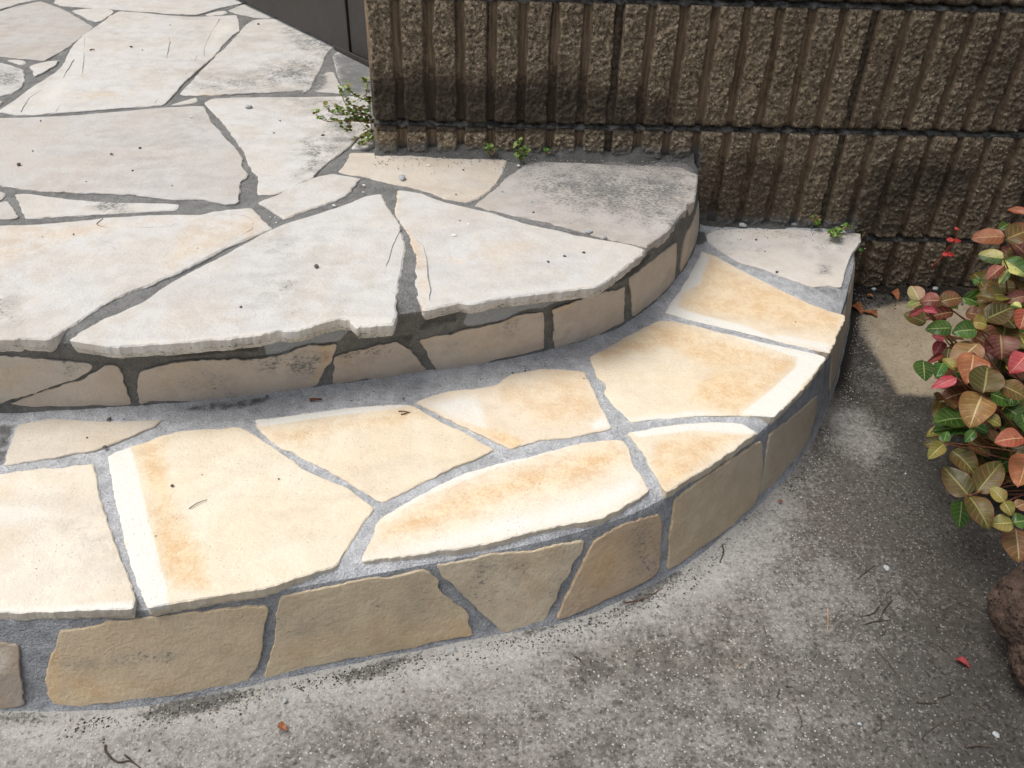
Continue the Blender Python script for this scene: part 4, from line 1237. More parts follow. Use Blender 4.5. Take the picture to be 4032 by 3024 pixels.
# ------------------------------------------------------------------ mortar fillets between treads and wall
def fillet(name, x0, x1, zb, w, h, base, parent, seed):
    nx, ny = int((x1 - x0) / .004), 14
    V = []
    for j in range(ny):
        f = j / (ny - 1)
        xs = np.linspace(x0, x1, nx)
        P = np.stack([xs, np.full(nx, -w * (1 - f) ** 1.0), zb + h * f ** 2.2 * np.ones(nx)], 1)
        wv = 1 + .25 * vnoise(P, 14, seed)
        P[:, 1] = -.004 + (P[:, 1]) * wv
        P[:, 2] += (.0014 * vnoise(P, 60, seed + 1) + .0018 * vnoise(P, 150, seed + 2)) * (f > .02) + h * f * .35 * vnoise(P * np.array([1, 0, 0]), 24, seed + 3)
        P[:, 2] -= .004 if j == 0 else 0
        V.append(P)
    V = np.concatenate(V)
    F = [(j * nx + i, j * nx + i + 1, (j + 1) * nx + i + 1, (j + 1) * nx + i) for j in range(ny - 1) for i in range(nx - 1)]
    mk = np.zeros((len(V), 3))
    mk[:, 2] = .32
    return mesh_obj(name, V, F, M_MORTAR, parent, True, {'base': ('FLOAT_COLOR', np.tile(base, (len(V), 1))), 'mask': ('FLOAT_COLOR', mk)})


fillet('mortar_fillet', .002, .549, Z_UP - .006, .034, .020, sl(104, 104, 102), upper, 200)
fillet('mortar_fillet', .575, .86, Z_LOW - .006, .022, .010, sl(96, 95, 92), lower, 210)

# ------------------------------------------------------------------ gate
ga = np.array([.08, .306]); gb = np.array([-.95, 1.599])
gd = (gb - ga) / np.hypot(*(gb - ga))
gn = np.array([gd[1], -gd[0]])
if gn[1] > 0: gn = -gn
gate = empty('gate', (-.2, .66, Z_UP))
tag(gate, 'dark brown metal gate panel standing open behind the wall corner', 'gate')


def gbox(name, s0, s1, t0, t1, z0, z1, mat=M_GATE):
    V = []
    for z in (z0, z1):
        for s, t in ((s0, t0), (s1, t0), (s1, t1), (s0, t1)):
            p = ga + gd * s + gn * t
            V.append((p[0], p[1], z))
    F = [(0, 1, 5, 4), (1, 2, 6, 5), (2, 3, 7, 6), (3, 0, 4, 7), (4, 5, 6, 7), (3, 2, 1, 0)]
    o = mesh_obj(name, V, F, mat, gate, False)
    bv = o.modifiers.new('bevel', 'BEVEL')
    bv.width = .0015
    bv.segments = 2
    return o


def gs(u, v):
    p = on_z((u, v), .26)[:2]
    return float((p - ga) @ gd)


s1, s2 = gs(1318, 172), gs(1372, 200)
gbox('panel', 0, s2 - .004, -.012, .012, Z_UP + .010, 1.35)
gbox('stile', s2, s1, -.016, .016, Z_UP + .008, 1.35)
gbox('panel', s1 + .004, 1.6, -.012, .012, Z_UP + .010, .56)
gbox('rail', s1 + .004, 1.6, -.016, .016, .566, .62)
gbox('panel', s1 + .004, 1.6, -.012, .012, .626, 1.35)
gbox('weather_strip', 0, s1, .013, .018, Z_UP + .001, Z_UP + .012, M_GATE)

# ------------------------------------------------------------------ small builders
def tube(pts, r0, r1, sides=6):
    P = np.asarray(pts, float)
    V, F = [], []
    n = len(P)
    for i in range(n):
        t = P[min(n - 1, i + 1)] - P[max(0, i - 1)]
        t = t / max(1e-9, np.linalg.norm(t))
        a = np.cross(t, (0, 0, 1.0))
        if np.linalg.norm(a) < 1e-3: a = np.cross(t, (1.0, 0, 0))
        a /= np.linalg.norm(a)
        b = np.cross(t, a)
        r = r0 + (r1 - r0) * i / max(1, n - 1)
        for k in range(sides):
            w = 2 * math.pi * k / sides
            V.append(P[i] + r * (math.cos(w) * a + math.sin(w) * b))
    for i in range(n - 1):
        for k in range(sides):
            k2 = (k + 1) % sides
            F.append((i * sides + k, i * sides + k2, (i + 1) * sides + k2, (i + 1) * sides + k))
    F.append(tuple(range(sides))[::-1])
    F.append(tuple((n - 1) * sides + k for k in range(sides)))
    return V, F


def curve3(pts, n=12):
    P = np.asarray(pts, float)
    if len(P) < 3:
        return np.array([P[0] + (P[-1] - P[0]) * t for t in np.linspace(0, 1, n)])
    P = np.concatenate([2 * P[:1] - P[1:2], P, 2 * P[-1:] - P[-2:-1]])
    out = []
    for i in range(1, len(P) - 2):
        for t in np.linspace(0, 1, n // (len(P) - 3) + 2, endpoint=False):
            a, b, c, d = P[i - 1], P[i], P[i + 1], P[i + 2]
            out.append(.5 * ((2 * b) + (-a + c) * t + (2 * a - 5 * b + 4 * c - d) * t * t + (-a + 3 * b - 3 * c + d) * t ** 3))
    out.append(P[-2])
    return np.array(out)


def lump(r, seed, flat=.6, sub=1, amp=.35):
    """angular crumb of stone"""
    import bmesh
    bm = bmesh.new()
    bmesh.ops.create_icosphere(bm, subdivisions=sub, radius=1)
    V = np.array([tuple(v.co) for v in bm.verts])
    F = [tuple(v.index for v in f.verts) for f in bm.faces]
    bm.free()
    d = 1 + amp * vnoise(V + seed * 3.1, 1.3, seed)
    V = V * d[:, None] * r
    V[:, 2] *= flat
    return V, F


# ------------------------------------------------------------------ porous rock at the right edge
c1 = on_z(px('O', [(2266, 1320)])[0], .075)
c2 = on_z(px('O', [(2294, 1430)])[0], .045)
import bmesh
bm = bmesh.new()
bmesh.ops.create_icosphere(bm, subdivisions=6, radius=1)
D = np.array([tuple(v.co) for v in bm.verts])
RF = [tuple(v.index for v in f.verts) for f in bm.faces]
bm.free()
cm = (c1 + c2) / 2
cm[2] = .05


def ell_exit(D, o, c, rad):
    oc = (o - c) / rad
    d = D / rad
    a = (d * d).sum(1); b = 2 * (d @ oc); k = oc @ oc - 1
    disc = np.maximum(b * b - 4 * a * k, 0)
    return (-b + np.sqrt(disc)) / (2 * a)


rr1 = ell_exit(D, cm, c1, np.array([.060, .052, .050]))
rr2 = ell_exit(D, cm, c2, np.array([.052, .05, .046]))
rr = np.maximum(rr1, rr2)
rr = rr * (1 + .05 * vnoise(D, 2.2, 5) + .03 * vnoise(D, 6, 6)) + .0016 * vnoise(D, 16, 7) - .006 * np.clip(vnoise(D, 24, 8) - .2, 0, 1) - .004 * np.clip(vnoise(D, 50, 9) - .15, 0, 1)
RV = cm + D * rr[:, None]
RV[:, 2] = np.maximum(RV[:, 2], -.002)
base_loc = Vector((cm[0], cm[1], 0))
rock = mesh_obj('rock', RV - np.array([cm[0], cm[1], 0]), RF, M_ROCK)
rock.location = base_loc
tag(rock, 'rough reddish-brown porous rock on the concrete at the right edge', 'rock')

# ------------------------------------------------------------------ vine with bronze and pink leaves
LEAFM = {
    'bronze': mat_leaf('leaf_bronze', sl(118, 68, 48), sl(138, 86, 62), sl(196, 166, 110), sl(92, 82, 38)),
    'pinkb': mat_leaf('leaf_pink_bronze', sl(128, 70, 50), sl(196, 128, 112), sl(214, 172, 132), sl(150, 84, 62)),
    'coral': mat_leaf('leaf_coral', sl(186, 98, 72), sl(200, 122, 94), sl(228, 182, 136), sl(150, 84, 60)),
    'pink': mat_leaf('leaf_pink', sl(196, 62, 74), sl(222, 104, 112), sl(236, 160, 140), sl(170, 60, 66)),
    'dred': mat_leaf('leaf_dark_red', sl(124, 42, 46), sl(150, 60, 56), sl(190, 110, 90), sl(96, 40, 40)),
    'purple': mat_leaf('leaf_purple', sl(120, 66, 60), sl(140, 86, 74), sl(196, 160, 118), sl(104, 52, 58)),
    'green': mat_leaf('leaf_green', sl(66, 104, 40), sl(84, 124, 52), sl(166, 186, 116), sl(50, 84, 36), .3),
    'olive': mat_leaf('leaf_olive', sl(94, 90, 44), sl(112, 96, 50), sl(170, 168, 104), sl(112, 76, 48)),
    'ygreen': mat_leaf('leaf_yellow_green', sl(150, 148, 68), sl(164, 152, 78), sl(210, 206, 130), sl(150, 112, 62)),
    'tan': mat_leaf('leaf_tan', sl(166, 128, 82), sl(178, 132, 92), sl(222, 206, 150), sl(140, 98, 58)),
    'cream': mat_leaf('leaf_cream', sl(214, 206, 142), sl(206, 168, 124), sl(230, 222, 168), sl(118, 144, 66)),
    'var': mat_leaf('leaf_variegated', sl(66, 106, 44), sl(240, 234, 146), sl(190, 200, 110), sl(80, 116, 48)),
}
LEAF_N = (14, 8)


def leaf_mesh(mat, name, fold=.25, curl=.25, seed=0, shape=1.0):
    """blade of length 1 along +Y, half width .5 along X, normal +Z"""
    nl, nw = LEAF_N
    V, UV = [], []
    for j in range(nl + 1):
        v = j / nl
        w = .54 * math.sin(math.pi * v ** (.82 * shape)) ** .62 * (1 - .1 * v)
        if j == 0: w = .02
        if j == nl: w = .004
        for i in range(nw + 1):
            u = -1 + 2 * i / nw
            x = u * w
            z = fold * abs(x) ** 1.2 - curl * (v - .35) ** 2 + .05 * math.sin(7 * v + 2 * u + seed) * abs(u) + (.06 * math.sin(2.1 * seed + 3 * v)) * u + .02 * math.cos(14 * v + seed) * abs(u)
            V.append((x, v, z))
            UV.append((u, v))
    F = []
    for j in range(nl):
        for i in range(nw):
            a = j * (nw + 1) + i
            F.append((a, a + 1, a + nw + 2, a + nw + 1))
    me = bpy.data.meshes.new(name)
    me.from_pydata(V, [], F)
    uvl = me.uv_layers.new(name='UVMap')
    for lp in me.loops:
        uvl.data[lp.index].uv = UV[lp.vertex_index]
    me.polygons.foreach_set('use_smooth', [True] * len(F))
    me.materials.append(mat)
    return me


LMESH = {k: [leaf_mesh(m, 'leaf', .10 + .12 * s, .14 + .20 * s, s, 1.0 + .1 * (s - 1)) for s in range(3)] for k, m in LEAFM.items()}
vine_loc = Vector((1.09, -.30, 0))
vine = empty('jasmine_vine', vine_loc)
tag(vine, 'trailing vine with bronze, pink, green and cream variegated leaves at the right edge', 'vine')
lr = random.Random(5)


def leaf_z(vy):
    return float(np.interp(vy, [430, 600, 800, 1000, 1210], [.27, .235, .19, .14, .065]))


def put_leaf(parent, loc0, B, T, width, kind, nrm, idx, flip=False):
    y = Vector(T) - Vector(B)
    L = y.length
    y.normalize()
    n = Vector(nrm)
    x = y.cross(n)
    x.normalize()
    z = x.cross(y)
    if flip: x = -x; z = z
    o = bpy.data.objects.new('leaf', LMESH[kind][idx % 3])
    COL.objects.link(o)
    o.parent = parent
    w = width
    xs = x * w
    zs = (Vector(x).cross(y) if not flip else y.cross(x) * -1)
    zs = x.cross(y)
    if zs.dot(n) < 0: zs = -zs
    zs = zs * (.5 * (w + L))
    ys = y * L
    b = Vector(B) - Vector(loc0)
    o.matrix_local = Matrix(((xs.x, ys.x, zs.x, b.x), (xs.y, ys.y, zs.y, b.y), (xs.z, ys.z, zs.z, b.z), (0, 0, 0, 1)))
    return o


LEAVES = [
    ('M', (1500, 480), (1232, 487), 130, 'pinkb', 0), ('M', (1510, 500), (1760, 400), 150, 'bronze', 0), ('M', (1720, 320), (1530, 238), 62, 'coral', 0),
    ('M', (1490, 660), (1283, 625), 108, 'var', 0), ('M', (1490, 665), (1690, 790), 120, 'var', 0), ('M', (1500, 715), (1355, 820), 85, 'pinkb', -.01),
    ('M', (1530, 760), (1455, 870), 55, 'var', -.01), ('M', (1560, 560), (1490, 640), 80, 'bronze', -.02), ('M', (1540, 375), (1455, 415), 66, 'green', 0),
    ('M', (1680, 630), (1550, 505), 120, 'purple', -.01), ('M', (805, 1000), (740, 872), 105, 'cream', 0), ('M', (812, 1010), (700, 1050), 62, 'cream', 0),
    ('M', (972, 1000), (806, 1006), 112, 'pinkb', 0), ('M', (975, 1010), (1162, 968), 118, 'bronze', -.005), ('M', (825, 1072), (957, 1095), 50, 'pink', 0),
    ('M', (822, 1072), (718, 1137), 42, 'dred', 0), ('M', (860, 1180), (678, 1105), 105, 'olive', -.02), ('M', (1090, 1090), (850, 1135), 92, 'bronze', -.03),
    ('M', (1070, 1225), (858, 1232), 112, 'green', -.01), ('M', (1275, 1240), (1078, 1250), 130, 'green', .005), ('M', (1240, 1175), (1372, 1195), 112, 'ygreen', 0),
    ('M', (1285, 1350), (1066, 1548), 180, 'tan', .01), ('M', (1250, 1430), (1212, 1662), 190, 'coral', .01), ('M', (1465, 1275), (1485, 1472), 200, 'purple', 0),
    ('M', (1350, 1150), (1578, 1050), 150, 'olive', 0), ('M', (1680, 1060), (1630, 1230), 120, 'coral', .01), ('M', (1700, 1430), (1556, 1575), 140, 'pink', .01),
    ('M', (1010, 1310), (905, 1290), 64, 'pink', -.01), ('M', (1000, 1330), (928, 1442), 80, 'dred', -.03), ('M', (1000, 1440), (866, 1514), 42, 'dred', -.01),
    ('M', (835, 1490), (850, 1655), 132, 'green', .01), ('M', (1000, 1505), (940, 1625), 85, 'green', -.01), ('M', (1100, 1570), (1002, 1462), 75, 'ygreen', -.01),
    ('N', (1105, 180), (902, 266), 84, 'pink', .01), ('N', (1330, 300), (1370, 66), 212, 'olive', .005), ('N', (1320, 308), (1222, 556), 212, 'tan', .02),
    ('N', (1390, 310), (1600, 400), 150, 'green', -.02), ('N', (1475, 240), (1690, 340), 150, 'bronze', .01), ('N', (1250, 290), (985, 345), 165, 'bronze', -.04),
    ('N', (985, 350), (925, 505), 72, 'olive', -.05), ('N', (1045, 470), (1180, 645), 150, 'bronze', -.04), ('N', (1335, 500), (1482, 560), 92, 'ygreen', .01),
    ('N', (1255, 615), (1178, 705), 66, 'green', .01), ('N', (1215, 560), (1380, 625), 100, 'green', -.02), ('N', (1670, 670), (1434, 688), 138, 'coral', .015),
    ('N', (1700, 800), (1620, 1062), 190, 'coral', .01), ('N', (1210, 690), (1385, 812), 110, 'bronze', -.04), ('N', (1010, 715), (884, 830), 95, 'ygreen', 0),
    ('N', (1000, 705), (1032, 615), 66, 'green', 0), ('N', (1050, 700), (833, 722), 84, 'olive', -.03), ('N', (1075, 770), (1278, 960), 150, 'olive', -.01),
    ('N', (1210, 1145), (997, 900), 168, 'olive', 0), ('N', (1270, 1120), (1485, 855), 165, 'olive', -.005), ('N', (1205, 1135), (1385, 1395), 155, 'olive', 0),
    ('N', (1150, 1180), (1130, 1412), 130, 'green', -.03), ('N', (1500, 1195), (1390, 1065), 95, 'ygreen', .01), ('N', (1495, 1190), (1560, 1300), 84, 'ygreen', .01),
    ('N', (1570, 1365), (1374, 1375), 125, 'ygreen', .01), ('N', (1570, 1365), (1700, 1340), 110, 'green', .01), ('N', (1590, 1400), (1625, 1668), 185, 'tan', -.005),
    ('N', (1590, 1240), (1700, 1195), 84, 'tan', .0), ('N', (1240, 180), (1060, 110), 120, 'green', -.05), ('N', (1500, 420), (1670, 520), 140, 'green', -.03),
    ('M', (1390, 1420), (1620, 1560), 190, 'olive', -.03), ('M', (1180, 1100), (1320, 1120), 110, 'bronze', -.02), ('M', (1420, 980), (1260, 950), 90, 'olive', -.03),
    ('M', (1590, 900), (1400, 880), 110, 'olive', -.04), ('M', (1690, 960), (1500, 1000), 90, 'purple', -.02), ('M', (1640, 1060), (1545, 1030), 60, 'var', 0),
    ('M', (1300, 860), (1240, 820), 60, 'green', .0), ('M', (1050, 1380), (1010, 1560), 120, 'olive', -.05), ('M', (1250, 1290), (1400, 1380), 120, 'bronze', -.04),
    ('N', (1640, 470), (1690, 640), 110, 'green', -.02), ('N', (1560, 600), (1480, 680), 90, 'green', -.03), ('N', (1480, 750), (1380, 720), 100, 'bronze', -.05),
]
bases = []
for i, (v, b, t_, w, kind, dz) in enumerate(LEAVES):
    pb, pt = px(v, [b])[0], px(v, [t_])[0]
    zz = leaf_z(pb[1] / 1.82278) + dz + lr.uniform(-.012, .012)
    B = on_z(pb, zz)
    n = Vector((CAM - B)).normalized() * .75 + Vector((lr.uniform(-.22, .22), lr.uniform(-.22, .22), .75 + lr.uniform(-.1, .2)))
    n.normalize()
    T = on_plane(pt, B, np.array(n))
    dep = (B - CAM) @ AX[2]
    wm = w * CROPS[v][2] / F_PX * dep * 1.25
    put_leaf(vine, vine_loc, B, T, wm, kind, n, i, flip=(i % 2 == 1 and kind not in ('var', 'pinkb')))
    bases.append(B)
# under-storey leaves in the shade of the outer ones
for i in range(110):
    a = lr.uniform(0, 2 * math.pi)
    k = lr.uniform(.2, 1)
    B = np.array([1.14 + .20 * k * math.cos(a), -.33 + .27 * k * math.sin(a), 0])
    B[2] = lr.uniform(.02, .13)
    p = project(B[None])[0] / 1.82278
    if p[0] < 2040 + 60 * lr.random() or B[1] > -.05: continue
    aa = lr.uniform(0, 2 * math.pi)
    L = lr.uniform(.035, .055)
    T = B + np.array([math.cos(aa), math.sin(aa), lr.uniform(-.25, .25)]) * L
    n = Vector((lr.uniform(-.4, .4), lr.uniform(-.6, .2), 1)).normalized()
    put_leaf(vine, vine_loc, B, T, L * lr.uniform(.55, .72), lr.choice(['olive', 'bronze', 'green', 'bronze', 'purple', 'olive']), n, i)
FILL = [(2260, 500), (2150, 600), (2075, 640), (2035, 700), (2055, 790), (2065, 870), (2065, 930), (2125, 1000), (2260, 1080)]
cand = np.stack([rng.uniform(2030, 2330, 900), rng.uniform(520, 1080, 900)], 1)
cand = cand[inside(cand, FILL + []) | ((cand[:, 0] > 2212) & (cand[:, 1] > 560) & (cand[:, 1] < 1060))][:190]
for i, c_ in enumerate(cand):
    zz = max(.015, leaf_z(c_[1]) - lr.uniform(.025, .085))
    B = on_z(tuple(c_ * 1.82278), zz)
    if B[1] > -.05: continue
    aa = lr.uniform(0, 2 * math.pi)
    L = lr.uniform(.038, .056)
    T = B + np.array([math.cos(aa), math.sin(aa) * .8, lr.uniform(-.4, .3)]) * L
    n = Vector((lr.uniform(-.4, .4), lr.uniform(-.8, .0), 1)).normalized()
    put_leaf(vine, vine_loc, B, T, L * lr.uniform(.62, .8), lr.choice(['olive', 'bronze', 'green', 'olive', 'olive', 'green', 'ygreen', 'bronze']), n, i)
roots = [np.array([1.12, -.30, 0]), np.array([1.16, -.16, 0]), np.array([1.1, -.47, 0]), np.array([1.05, -.56, 0])]
order = sorted(range(len(bases)), key=lambda k: lr.random())[:34] + [10, 13, 33, 47, 51, 53]
for k in order:
    B = bases[k]
    r0 = min(roots, key=lambda q: np.hypot(q[0] - B[0] - .1, q[1] - B[1]))
    mid = (r0 + B) / 2 + np.array([lr.uniform(-.02, .03), lr.uniform(-.02, .02), lr.uniform(-.02, .03)])
    mid[2] = max(.02, mid[2])
    V, F = tube(curve3([r0, mid, B], 14), .0016, .0009)
    mesh_obj('stem', V, F, M_STEM, vine)

# red seedling shoot in front of the wall
shoot = empty('red_shoot', on_z(px('M', [(1000, 850)])[0], .03))
tag(shoot, 'thin red shoot with paired red young leaves in front of the wall foot', 'shoot')
for k, (pts, z0_, z1_) in enumerate([([(900, 735), (960, 675), (1010, 625), (1050, 560), (1100, 500), (1108, 420)], .06, .20)]):
    q = px('M', pts)
    P = [on_plane(p, (1, -.045 - .002 * j, 0), np.array([0, 1.0, 0])) for j, p in enumerate(q)]
    V, F = tube(curve3(P, 24), .0010, .0007)
    mesh_obj('stem', V, F, M_REDSTEM, shoot)
MR = [leaf_mesh(M_RED, 'red_leaf', .2, .15, s) for s in range(2)]
for b, t_, w in (((1080, 515), (1028, 500), 42), ((1080, 515), (1148, 512), 44), ((1035, 625), (992, 622), 46), ((1030, 630), (1092, 622), 46), ((1108, 425), (1098, 402), 26), ((1110, 425), (1128, 415), 20)):
    B = on_plane(px('M', [b])[0], (0, -.052, 0), np.array([0, 1.0, 0]))
    n = Vector((0, -.45, 1)).normalized()
    T = on_plane(px('M', [t_])[0], B, np.array(n))
    o = bpy.data.objects.new('leaf', MR[0])
    COL.objects.link(o)
    o.parent = shoot
    y = Vector(T) - Vector(B); L = y.length; y.normalize()
    x = y.cross(n).normalized(); zz_ = x.cross(y)
    wm = w * .48222 / F_PX * ((B - CAM) @ AX[2]) * 1.05
    bb = Vector(B) - shoot.location
    o.matrix_local = Matrix(((x.x * wm, y.x * L, zz_.x * L, bb.x), (x.y * wm, y.y * L, zz_.y * L, bb.y), (x.z * wm, y.z * L, zz_.z * L, bb.z), (0, 0, 0, 1)))
# bare tendril on the wall foot
P = [on_plane(p, (1, -.05, 0), np.array([0, 1.0, 0])) for p in px('M', [(808, 582), (850, 650), (880, 745), (930, 820), (1010, 865), (1180, 905), (1400, 915)])]
P = np.array(P); P[:, 2] = np.maximum(P[:, 2], .004)
V, F = tube(curve3(P, 40), .0007, .0011)
tag(mesh_obj('tendril', np.array(V) - P[3], F, M_TWIG), 'bare thin brown tendril curving up the wall foot', 'tendril').location = Vector(P[3])

# ------------------------------------------------------------------ weeds
def tiny_leaf(mat, name='leaf'):
    V = [(0, 0, 0), (.5, .35, .08), (.42, .8, .06), (0, 1, 0), (-.42, .8, .06), (-.5, .35, .08), (0, .5, -.03)]
    F = [(0, 1, 6), (1, 2, 6), (2, 3, 6), (3, 4, 6), (4, 5, 6), (5, 0, 6)]
    me = bpy.data.meshes.new(name)
    me.from_pydata(V, [], F)
    me.materials.append(mat)
    return me


TL = {'g': tiny_leaf(M_WEED), 'b': tiny_leaf(M_WEED2), 'c': tiny_leaf(M_CLOVER)}


def add_tiny(parent, loc0, P, size, kind, r):
    o = bpy.data.objects.new('leaf', TL[kind])
    COL.objects.link(o)
    o.parent = parent
    o.location = Vector(P) - loc0
    o.rotation_euler = (r.uniform(-.7, .9), r.uniform(-.6, .6), r.uniform(0, 6.28))
    o.scale = (size * r.uniform(.8, 1.1), size, size)


def weed(view, loc_px, z0_, runners, label, size, kinds, every, ymax=None, stem=M_PALESTEM, seed=1, sr=.0007):
    r = random.Random(seed)
    loc = Vector(on_z(px(view, [loc_px])[0], z0_))
    w = empty('weed', loc)
    tag(w, label, 'weed')
    for pts, zs in runners:
        q = px(view, pts)
        P = []
        for p, zz in zip(q, zs):
            a = on_z(p, zz)
            if ymax is not None and a[1] > ymax: a = on_plane(p, (0, ymax, 0), np.array([0, 1.0, 0]))
            P.append(a)
        C = curve3(P, 10 * len(P))
        V, F = tube(C, sr * 1.3, sr * .7, 5)
        mesh_obj('stem', V, F, stem, w)
        d = 0
        for a, b in zip(C[:-1], C[1:]):
            d += np.linalg.norm(b - a)
            if d > every:
                d = 0
                for k in range(r.choice((2, 3, 3))):
                    add_tiny(w, loc, a + np.array([r.uniform(-.002, .002), r.uniform(-.003, .002), r.uniform(0, .004)]), size * r.uniform(.7, 1.2), r.choice(kinds), r)
    return w


zt = Z_UP + .004
weed('S', (870, 1110), Z_UP, [
    ([(870, 1110), (700, 1090), (480, 1080), (300, 1085), (200, 1050), (150, 990), (165, 945)], [zt, zt + .004, zt + .006, zt + .004, zt + .006, zt + .012, zt + .016]),
    ([(860, 920), (720, 935), (560, 945), (440, 930), (400, 890), (410, 860)], [zt + .03, zt + .03, zt + .028, zt + .03, zt + .034, zt + .04]),
    ([(850, 1000), (700, 1000), (560, 1000), (420, 1000), (330, 960), (260, 880)], [zt + .012, zt + .014, zt + .014, zt + .014, zt + .02, zt + .03]),
    ([(860, 960), (700, 900), (620, 880), (530, 850), (490, 760), (460, 680), (440, 640)], [zt + .02, zt + .03, zt + .034, zt + .04, zt + .06, zt + .075, zt + .082]),
    ([(860, 850), (760, 800), (640, 740), (580, 660), (560, 600)], [zt + .05, zt + .055, zt + .065, zt + .08, zt + .09]),
    ([(855, 880), (800, 760), (820, 640), (800, 570), (775, 520)], [zt + .04, zt + .065, zt + .085, zt + .10, zt + .11]),
    ([(870, 1110), (640, 1060), (590, 1120), (580, 1200), (500, 1200)], [zt, zt + .008, zt + .008, zt + .005, zt + .006]),
    ([(895, 1250), (820, 1200), (780, 1160), (760, 1140)], [zt + .004, zt + .012, zt + .018, zt + .022]),
    ([(890, 1290), (830, 1350), (760, 1390), (710, 1400)], [zt + .004, zt + .008, zt + .006, zt + .005]),
    ([(880, 1280), (770, 1280), (690, 1310), (640, 1340)], [zt + .004, zt + .01, zt + .01, zt + .008]),
    ([(880, 1100), (760, 1000), (600, 960), (520, 1010)], [zt, zt + .012, zt + .02, zt + .016]),
], 'creeping weed with tiny green leaves at the wall\'s left corner', .0080, 'gggb', .0046, ymax=.05, seed=2, sr=.0009)
weed('B', (1480, 960), Z_UP, [([(1480, 965), (1470, 920), (1465, 890)], [zt, zt + .016, zt + .028]), ([(1480, 965), (1500, 940), (1490, 925)], [zt, zt + .01, zt + .014]), ([(1480, 960), (1450, 935), (1445, 945)], [zt, zt + .012, zt + .012])],
     'small dark green weed on the upper tread, left of three at the wall foot', .0070, 'cg', .006, ymax=-.016, seed=3)
weed('B', (1660, 990), Z_UP, [([(1660, 995), (1650, 930), (1645, 865)], [zt, zt + .02, zt + .045]), ([(1660, 995), (1690, 950), (1715, 930)], [zt, zt + .015, zt + .022]), ([(1650, 990), (1640, 970), (1632, 985)], [zt, zt + .01, zt + .006]), ([(1660, 985), (1680, 970), (1670, 920)], [zt, zt + .01, zt + .026])],
     'bushiest bright green weed in the middle of three at the wall foot', .0082, 'cgg', .0055, ymax=-.018, seed=4)
weed('B', (1830, 955), Z_UP, [([(1830, 958), (1828, 945), (1826, 935)], [zt, zt + .008, zt + .012]), ([(1830, 958), (1842, 948), (1845, 945)], [zt, zt + .005, zt + .008])],
     'tiny two-leaved seedling in a hole, right of three weeds at the wall foot', .0075, 'c', .005, ymax=-.016, seed=5)
zl = Z_LOW + .004
weed('D', (1040, 340), Z_LOW, [([(1060, 320), (1020, 335), (990, 345), (975, 350)], [zl + .004, zl + .01, zl + .012, zl + .01]), ([(1060, 325), (1050, 355), (1075, 370)], [zl + .004, zl + .008, zl + .008]), ([(1040, 335), (1015, 360), (1000, 365)], [zl + .004, zl + .008, zl + .008]),
                               ([(1060, 325), (1100, 310), (1130, 305), (1142, 295)], [zl + .002, zl + .008, zl + .012, zl + .014]), ([(1060, 330), (1040, 345), (1020, 350)], [zl + .004, zl + .012, zl + .014])],
     'green lobed weed growing on the white end stone of the lower tread', .0085, 'cg', .006, ymax=-.014, seed=6)
weed('D', (935, 300), Z_LOW, [([(940, 305), (915, 265), (945, 235)], [zl, zl + .018, zl + .028]), ([(940, 305), (905, 262), (893, 255)], [zl, zl + .016, zl + .018])],
     'tiny sprig against the block wall above the white end stone', .008, 'cb', .008, ymax=-.014, seed=7)
weed('D', (1215, 360), .1, [([(1200, 380), (1210, 360), (1215, 350)], [.085, .09, .095]), ([(1190, 480), (1195, 470), (1200, 462)], [.05, .055, .06])],
     'small green weed in the gap between step end and wall', .008, 'c', .006, ymax=-.018, seed=8)

# ------------------------------------------------------------------ fallen twigs and leaves, crumbs
def twig(view, pts, z0_, r, label, group, mat=M_TWIG, name='twig'):
    P = np.array([on_z(p, z0_ + r * .9) for p in px(view, pts)])
    if len(P) == 2:
        m = (P[0] + P[1]) / 2
        d = P[1] - P[0]
        P = np.array([P[0], m + np.array([-d[1], d[0], 0]) * .06, P[1]])
    P[len(P) // 2, 2] += r * .8
    c = P.mean(0); c[2] = z0_
    V, F = tube(curve3(P, 14) - c, r, r * .55, 6)
    o = mesh_obj(name, V, F, mat)
    o.location = Vector(c)
    return tag(o, label, name.replace('_', ' '), group)


ORD = ['leftmost', 'second', 'third', 'fourth', 'fifth', 'sixth', 'seventh', 'eighth', 'ninth', 'tenth', 'eleventh', 'twelfth']
NUM = {2: 'two', 3: 'three', 4: 'four', 5: 'five', 6: 'six', 7: 'seven', 8: 'eight', 9: 'nine', 10: 'ten', 11: 'eleven', 12: 'twelve'}


def number_from_left(items, one, many):
    """items: (picture x, object, key); label things of one key by their order from the left"""
    keys = {}
    for x, o, k in items: keys.setdefault(k, []).append((x, o))
    for k, lst in keys.items():
        lst.sort(key=lambda q: q[0])
        for i, (x, o) in enumerate(lst):
            if len(lst) == 1: o['label'] = one.format(k=k)
            elif i == 0: o['label'] = many.format(o='leftmost', n=NUM[len(lst)], k=k)
            elif i == len(lst) - 1: o['label'] = many.format(o='rightmost', n=NUM[len(lst)], k=k)
            else: o['label'] = many.format(o=ORD[i] + ' from left', n=NUM[len(lst)], k=k)


UP_NAMES = {0: 'greyish flagstone at the top left', 4: 'large cracked pale flagstone', 7: 'flecked flagstone beside the gate', 10: 'wide left middle flagstone', 12: 'flagstone under the creeping weed', 18: 'tan flagstone by the wall',
            19: 'flecked right-end flagstone', 20: 'ochre-edged fan flagstone', 21: 'notched fan flagstone', 22: 'veined left front flagstone'}
LOW_NAMES = {0: 'narrow rear left flagstone', 1: 'left cream flagstone', 2: 'large ochre-banded cream flagstone', 3: 'cream flagstone with ochre rear edge', 4: 'orange-crusted flagstone', 5: 'ochre front flagstone',
             7: 'white-margined right ochre flagstone', 8: 'four-sided ochre flagstone', 9: 'white end flagstone'}


